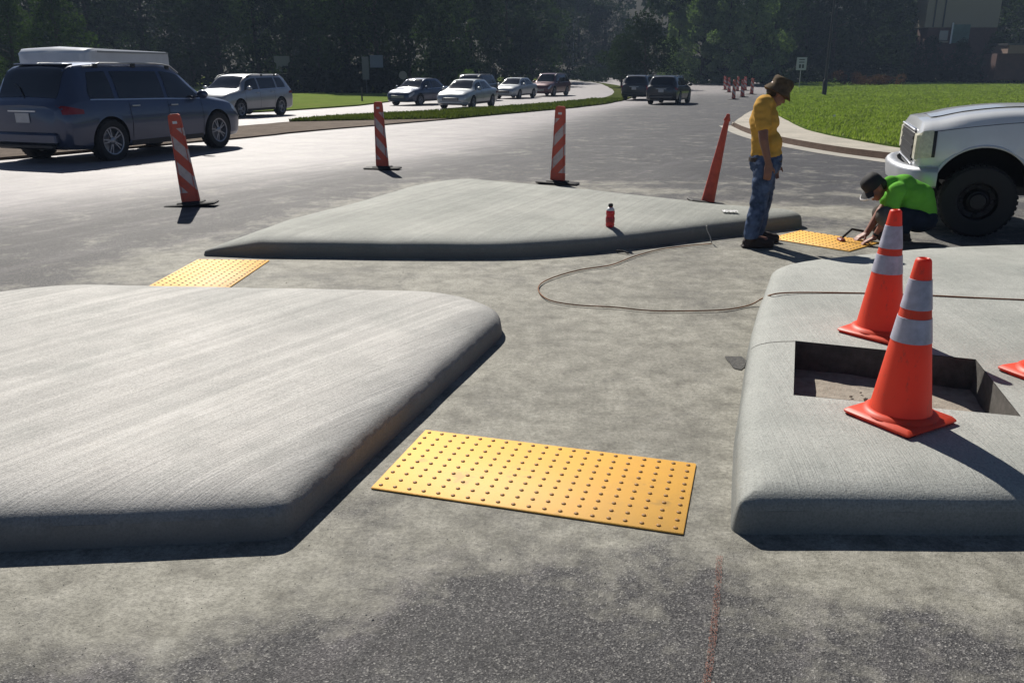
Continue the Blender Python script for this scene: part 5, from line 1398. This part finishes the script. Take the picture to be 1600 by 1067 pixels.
def crouching_man():
    Y0 = 7.72
    g = lambda px, py, dy=0: V(px, py, Y0+dy)
    o = g(1415, 378); base = Vector((o.x, Y0, .06)); root = empty('person', base)
    q = lambda px, py, dy=0: g(px, py, dy)-base
    B = MB()
    pel = q(1437, 342); back = q(1433, 310); chest = q(1410, 296); neck = q(1392, 287); hd = q(1373, 293)
    shN, shF = q(1401, 299, -.16), q(1400, 295, .16)
    elN, elF = q(1388, 338, -.20), q(1376, 330, .12)
    wrN, wrF = q(1366, 372, -.14), q(1354, 365, .08)
    hipN, hipF = q(1436, 345, -.10), q(1436, 343, .10)
    knN, knF = q(1386, 338, -.22), q(1380, 333, .20)
    anN, anF = q(1408, 374, -.20), q(1396, 372, .2)
    anN.z = max(.085, anN.z); anF.z = max(.085, anF.z)
    for a, b_, r1, r2 in ((hipN, knN, .08, .055), (knN, anN, .055, .038), (hipF, knF, .08, .055), (knF, anF, .055, .038)): cap(B, a, b_, r1, r2)
    for a in (anN, anF): cap(B, a+Vector((0, 0, -.03)), a+Vector((-.13, 0, -.045)), .036, .028)
    blob(B, pel, (.12, .15, .11)); blob(B, back, (.09, .09, .09)); blob(B, chest, (.08, .10, .08)); cap(B, pel, chest, .09, .08); cap(B, chest, neck, .085, .056); cap(B, neck, hd, .058, .05)
    for s_, e_, w_ in ((shN, elN, wrN), (shF, elF, wrF)): cap(B, s_, e_, .040, .040); cap(B, e_, w_, .042, .028)
    hand(B, wrN, (-.85, .1, -.45), (-.4, 0, -.9), .55, 1.0, -1); hand(B, wrF, (-.85, -.1, -.42), (-.4, 0, -.9), .55, 1.0, 1)
    f = Vector((-.62, -.10, -.78)); up = Vector((-.78, 0, .62))
    L, RM = head(B, hd+Vector((-.03, 0, -.005)), f, up, 1.0)
    melt(B, 'body', M['skinf'], root, .0085, 3)
    for k in (-1, 1):
        e = MB(); e.ell(L(k*.031, .077, .012), (.011, .007, .008), 5, M=RM); e.build('eye', M['eye'], root, 80)
    s = MB(); cap(s, q(1434, 330), chest, .155, .140); cap(s, q(1438, 334), back, .145, .15); cap(s, shN+Vector((.02, .02, .0)), shF+Vector((.02, -.02, .0)), .080, .080); cap(s, chest, neck, .125, .078); cap(s, q(1438, 318, -.04), q(1438, 318, .04), .12, .12)
    blob(s, q(1413, 318), (.13, .16, .12)); blob(s, q(1422, 303), (.15, .17, .135))
    for s_, e_ in ((shN, elN), (shF, elF)): cap(s, s_, s_.lerp(e_, .55), .079, .072)
    melt(s, 'tshirt', M['gtee'], root, .010, 16, disp=.010)
    j = MB(); blob(j, pel, (.155, .18, .13))
    for h_, k_, a_ in ((hipN, knN, anN), (hipF, knF, anF)): cap(j, h_, k_, .105, .082); cap(j, k_, a_+Vector((.0, 0, .03)), .080, .072)
    melt(j, 'trousers', M['jeand'], root, .011, 5, disp=.014)
    for k_ in (knN, knF):
        kp = MB(); blob(kp, k_+Vector((-.015, 0, .0)), (.088, .092, .092)); melt(kp, 'knee_pad', M['greyp'], root, .011, 4, disp=.006)
    for a_ in (anN, anF):
        b_ = MB(); cap(b_, a_+Vector((0, 0, .05)), a_+Vector((0, 0, -.02)), .056, .058); cap(b_, Vector((a_.x+.03, a_.y, .047)), Vector((a_.x-.17, a_.y, .042)), .046, .042); b_.box((a_.x-.06, a_.y, .014), (.29, .092, .022), bev=.008)
        melt(b_, 'boot', M['boot'], root, .009, 3, disp=.004)
    MT = Matrix.Translation(L(0, -.012, .045)) @ RM.to_4x4()
    h = MB(); h.lathe([(.094, -.02), (.098, .0), (.095, .045), (.075, .082), (.03, .096), (.004, .098)], 30, M=MT)
    # curved peak
    v = []; ff = []
    for i in range(9):
        a = R(40+100*i/8)
        for r_, dz in ((.090, -.004), (.165, -.018-.012*abs(math.cos(a))*2)): v.append(MT @ Vector((r_*math.cos(a)*(.95 if r_ > .1 else 1), r_*math.sin(a), dz)))
        for r_, dz in ((.165, -.024-.012*abs(math.cos(a))*2), (.090, -.010)): v.append(MT @ Vector((r_*math.cos(a)*(.95 if r_ > .1 else 1), r_*math.sin(a), dz)))
    for i in range(8):
        for k in range(4): ff.append((i*4+k, i*4+(k+1) % 4, (i+1)*4+(k+1) % 4, (i+1)*4+k))
    h.add(v, ff); h.build('cap', M['capm'], root, 50)
    pe = MB(); pts = [MT @ Vector((.168*math.cos(R(42+96*i/10))*.95, .168*math.sin(R(42+96*i/10)), -.021-.024*abs(math.cos(R(42+96*i/10))))) for i in range(11)]
    pe.tube(pts, .007, 6); pe.build('cap_peak_edge', M['white'], root, 60)
    hr = MB(); hr.ell(L(0, -.05, -.005), (.077, .062, .078), 8, M=RM); hr.build('hair', M['hair'], root, 80)
    wt = MB(); wt.tube([wrN.lerp(elN, .12), wrN.lerp(elN, .2)], .034, 12); wt.build('wristwatch', M['capm'], root, 60)
    return root, base, wrN, wrF
cm, cb, wn, wf = crouching_man()
tag(cm, 'crouching man in a lime green T-shirt and black cap, working on the tactile mat', 'person')
# the trowel-like hand tool he works with
tl = empty('hand_tool', Vector((cb.x, cb.y, cb.z))); tag(tl, 'dark hand tool held by the crouching man over the yellow mat', 'tool')
a = wf+Vector((-.10, -.04, -.02)); b = MB(); b.tube([a+Vector((.05, 0, .05)), a+Vector((-.06, .0, .07)), a+Vector((-.14, 0, -.01))], .012, 8); b.build('tool_handle', M['capm'], tl, 60)
b = MB(); b.box(a+Vector((-.15, 0, -.05)), (.05, .10, .07), bev=.01); b.build('tool_head', M['glove'], tl, 40)

# ------------------------------------------------------------------ small things
# drink bottle
p = G(953, 354, .166); bt = empty('drink_bottle', p); tag(bt, 'red drink bottle with a black cap standing on the wedge island', 'bottle')
q = NM('red_drink'); q.b.inputs['Transmission Weight'].default_value = .25
M['red'] = q.out((.62, .02, .03), .12)
b = MB(); b.lathe([(.030, 0), (.036, .006), (.037, .02), (.035, .03), (.037, .04), (.037, .085), (.034, .095), (.034, .105), (.037, .115), (.036, .14), (.028, .162), (.0165, .176), (.0155, .186)], 28); b.v = [(x*1.12, y*1.12, z) for x, y, z in b.v]; b.build('bottle_body', M['red'], bt, 60)
b = MB(); b.lathe([(.0420, .045), (.0425, .047), (.0425, .083), (.0420, .085)], 28); b.build('bottle_label', plain('label_red', (.50, .03, .04), .4, var=.6, sc=40), bt, 60)
b = MB(); b.lathe([(.034, .150), (.033, .160), (.020, .178)], 28); b.v = [(x*1.1, y*1.1, z) for x, y, z in b.v]; b.build('shoulder_label', M['white'], bt, 60)
b = MB(); b.lathe([(.021, .184), (.022, .188), (.022, .206), (.019, .210), (.012, .214)], 24); b.build('bottle_cap', M['rubber'], bt, 40)
# crumpled white paper
p = G(1140, 333, .165); root = empty('crumpled_paper', p); tag(root, 'crumpled white paper lying on the tapered right end of the wedge island', 'paper')
v = []; f = []; K = 9
for i in range(K):
    for j in range(5): v.append((-.075+.15*i/(K-1)+.006*nz(i, j, .7), -.04+.08*j/4+.006*nz(i, j, .9, 3), .012+.020*abs(nz(i*1.7, j*2.1, .6, 2))+.012*((i+j) % 2)))
for i in range(K-1):
    for j in range(4): f.append((i*5+j, (i+1)*5+j, (i+1)*5+j+1, i*5+j+1))
mesh_obj('paper_sheet', v, f, M['white'], root, 20)
# air hose lying over the ground and the right island
pts = []
hz = [(1640, 470, .17), (1540, 466, .17), (1440, 461, .17), (1340, 458, .17), (1260, 457, .17), (1222, 458, .168), (1204, 461, .15), (1190, 467, .05), (1170, 477, .008), (1130, 484, .008), (1060, 486, .008), (1010, 485, .008), (960, 480, .008), (905, 477, .008), (865, 471, .008), (847, 462, .008), (841, 450, .008), (850, 440, .008), (875, 430, .008), (910, 421, .008), (955, 414, .008), (990, 401, .008), (1030, 390, .008), (1075, 384, .008), (1112, 381, .008)]
pts = [tuple(G(x, y, z+.004)) for x, y, z in hz]
m = MB(); m.tube(smooth_line(pts, 6), .0050, 6, cap=True); o = m.build('air_hose', M['hose'], None, 60); tag(o, 'thin dark air hose looping over the ground and across the right concrete island', 'hose')
p = G(1112, 381); m = MB(); m.tube([(p.x, p.y, .008), (p.x-.02, p.y, .07), (p.x-.05, p.y+.02, .13), (p.x-.06, p.y, .17)], .0055, 6); o = m.build('wire_end', M['galv'], None, 60); tag(o, 'pale bent wire sticking up at the end of the hose by the wedge island', 'wire')
p = G(982, 398); m = MB(); m.tube([(p.x, p.y, .012), (p.x-.04, p.y+.05, .02), (p.x-.10, p.y+.07, .02)], .008, 6); o = m.build('hose_coupling', M['rubber'], None, 60); tag(o, 'small dark hose coupling lying at the foot of the wedge island', 'hose coupling')
# red chalk line, broken up
v = []; f = []; r_ = random.Random(3)
LN = smooth_line([tuple(G(1124, 868, .006)), tuple(G(1121, 920, .006)), tuple(G(1116, 975, .006)), tuple(G(1108, 1040, .006)), tuple(G(1098, 1100, .006))], 40)
for a, b in zip(LN[:-1], LN[1:]):
    for k in range(16):
        if r_.random() < .42:
            t = r_.random(); x = a[0]+(b[0]-a[0])*t+r_.uniform(-.011, .011); y = a[1]+(b[1]-a[1])*t; s = r_.uniform(.0005, .0016); n0 = len(v)
            kk = 6; v += [(x+s*math.cos(6.28*i/kk)*r_.uniform(.6, 1.1), y+s*2.2*math.sin(6.28*i/kk)*r_.uniform(.6, 1.1), .0062) for i in range(kk)]; f.append(tuple(range(n0, n0+kk)))
o = mesh_obj('chalk_line', v, f, plain('red_chalk', (.26, .125, .095), .95)); tag(o, 'broken red chalk line running down the asphalt at the bottom right', 'chalk line', kind='stuff')
# dark patch in the ground by the right island
p = G(1153, 566, .004); v = []; n = 22
for i in range(n):
    a = 6.283*i/n; r0 = .075*(1+.35*nz(math.cos(a), math.sin(a), 2.2)); v.append((p.x+r0*.85*max(-.8, min(.8, 1.25*math.cos(a))), p.y+r0*1.7*max(-.8, min(.8, 1.25*math.sin(a))), .0045))
q = NM('dark_ground'); P_ = q.pos(); M['patch'] = q.out(q.ramp(q.noise(P_, 45, 5, .8), [(.3, (.03, .03, .03)), (.7, (.12, .115, .105))]), .85, q.bump(q.noise(P_, 90, 4), .9, .01))
tag(mesh_obj('dark_patch', v, [tuple(range(n))], M['patch']), 'small square dark patch in the ground at the edge of the right island', 'patch')
# grit and crumbs of concrete
def grit():
    r = np.random.default_rng(11); v = []; f = []
    for i in range(4200):
        y = 1.6+7.4*r.random()**1.5; x = r.uniform(-.62*y-.4, .62*y+.4); s = r.uniform(.0010, .0026)*(1+y*.12)
        if r.random() < .02: s *= 2.0
        for poly in (A_IA, A_IB, A_IC):
            if inside_poly(x, y, poly): break
        else:
            n0 = len(v); a = r.uniform(0, 6.28)
            v += [(x+s*math.cos(a), y+s*math.sin(a), 0), (x+s*math.cos(a+2.1), y+s*math.sin(a+2.1), 0), (x+s*math.cos(a+4.2), y+s*math.sin(a+4.2), 0), (x+s*.2, y, s*.7)]
            f += [(n0, n0+1, n0+3), (n0+1, n0+2, n0+3), (n0+2, n0, n0+3)]
    tag(mesh_obj('loose_grit', v, f, plain('grit_stone', (.34, .33, .30), .9, var=.7, sc=3)), 'loose grit and concrete crumbs scattered over the ground', 'grit', kind='stuff')
def inside_poly(x, y, A):
    c = False; j = len(A)-1
    for i in range(len(A)):
        if (A[i][1] > y) != (A[j][1] > y) and x < (A[j][0]-A[i][0])*(y-A[i][1])/(A[j][1]-A[i][1])+A[i][0]: c = not c
        j = i
    return c
A_IA = [(-.79, 2.55), (-.01, 5.02), (-.40, 5.50), (-3.30, 5.72), (-4.6, 4.2), (-4.6, 2.22)]
A_IB = [(-2.72, 7.16), (-.9, 7.04), (.05, 7.04), (.85, 7.33), (1.9, 7.93), (3.02, 8.52), (2.4, 9.12), (-.62, 11.45), (-1.75, 9.4)]
A_IC = [(.80, 2.60), (8.5, 2.55), (8.5, 7.6), (3.5, 7.1), (2.45, 6.62), (1.46, 4.85)]
grit()
for i, (px, py, s) in enumerate([(1352, 622, .012), (1330, 618, .009), (1338, 627, .010), (1362, 626, .008), (1345, 612, .007)]):
    p = G(px, py, .02); stone('pebble', (p.x, p.y, .016), (s, s*.8, s*.7), M['sand'], rootC, i)

# ------------------------------------------------------------------ haze
hb = MB(); hb.box((0, 110, 17.5), (620, 380, 43)); ho = hb.build('haze', None)
hmt = bpy.data.materials.new('haze'); hmt.use_nodes = True; hn = hmt.node_tree; hn.nodes.clear()
ov = hn.nodes.new('ShaderNodeOutputMaterial'); pv = hn.nodes.new('ShaderNodeVolumePrincipled'); pv.inputs['Density'].default_value = .00052; pv.inputs['Color'].default_value = (.55, .72, 1, 1)
hn.links.new(pv.outputs[0], ov.inputs['Volume']); ho.data.materials.clear(); ho.data.materials.append(hmt); tag(ho, kind='stuff')
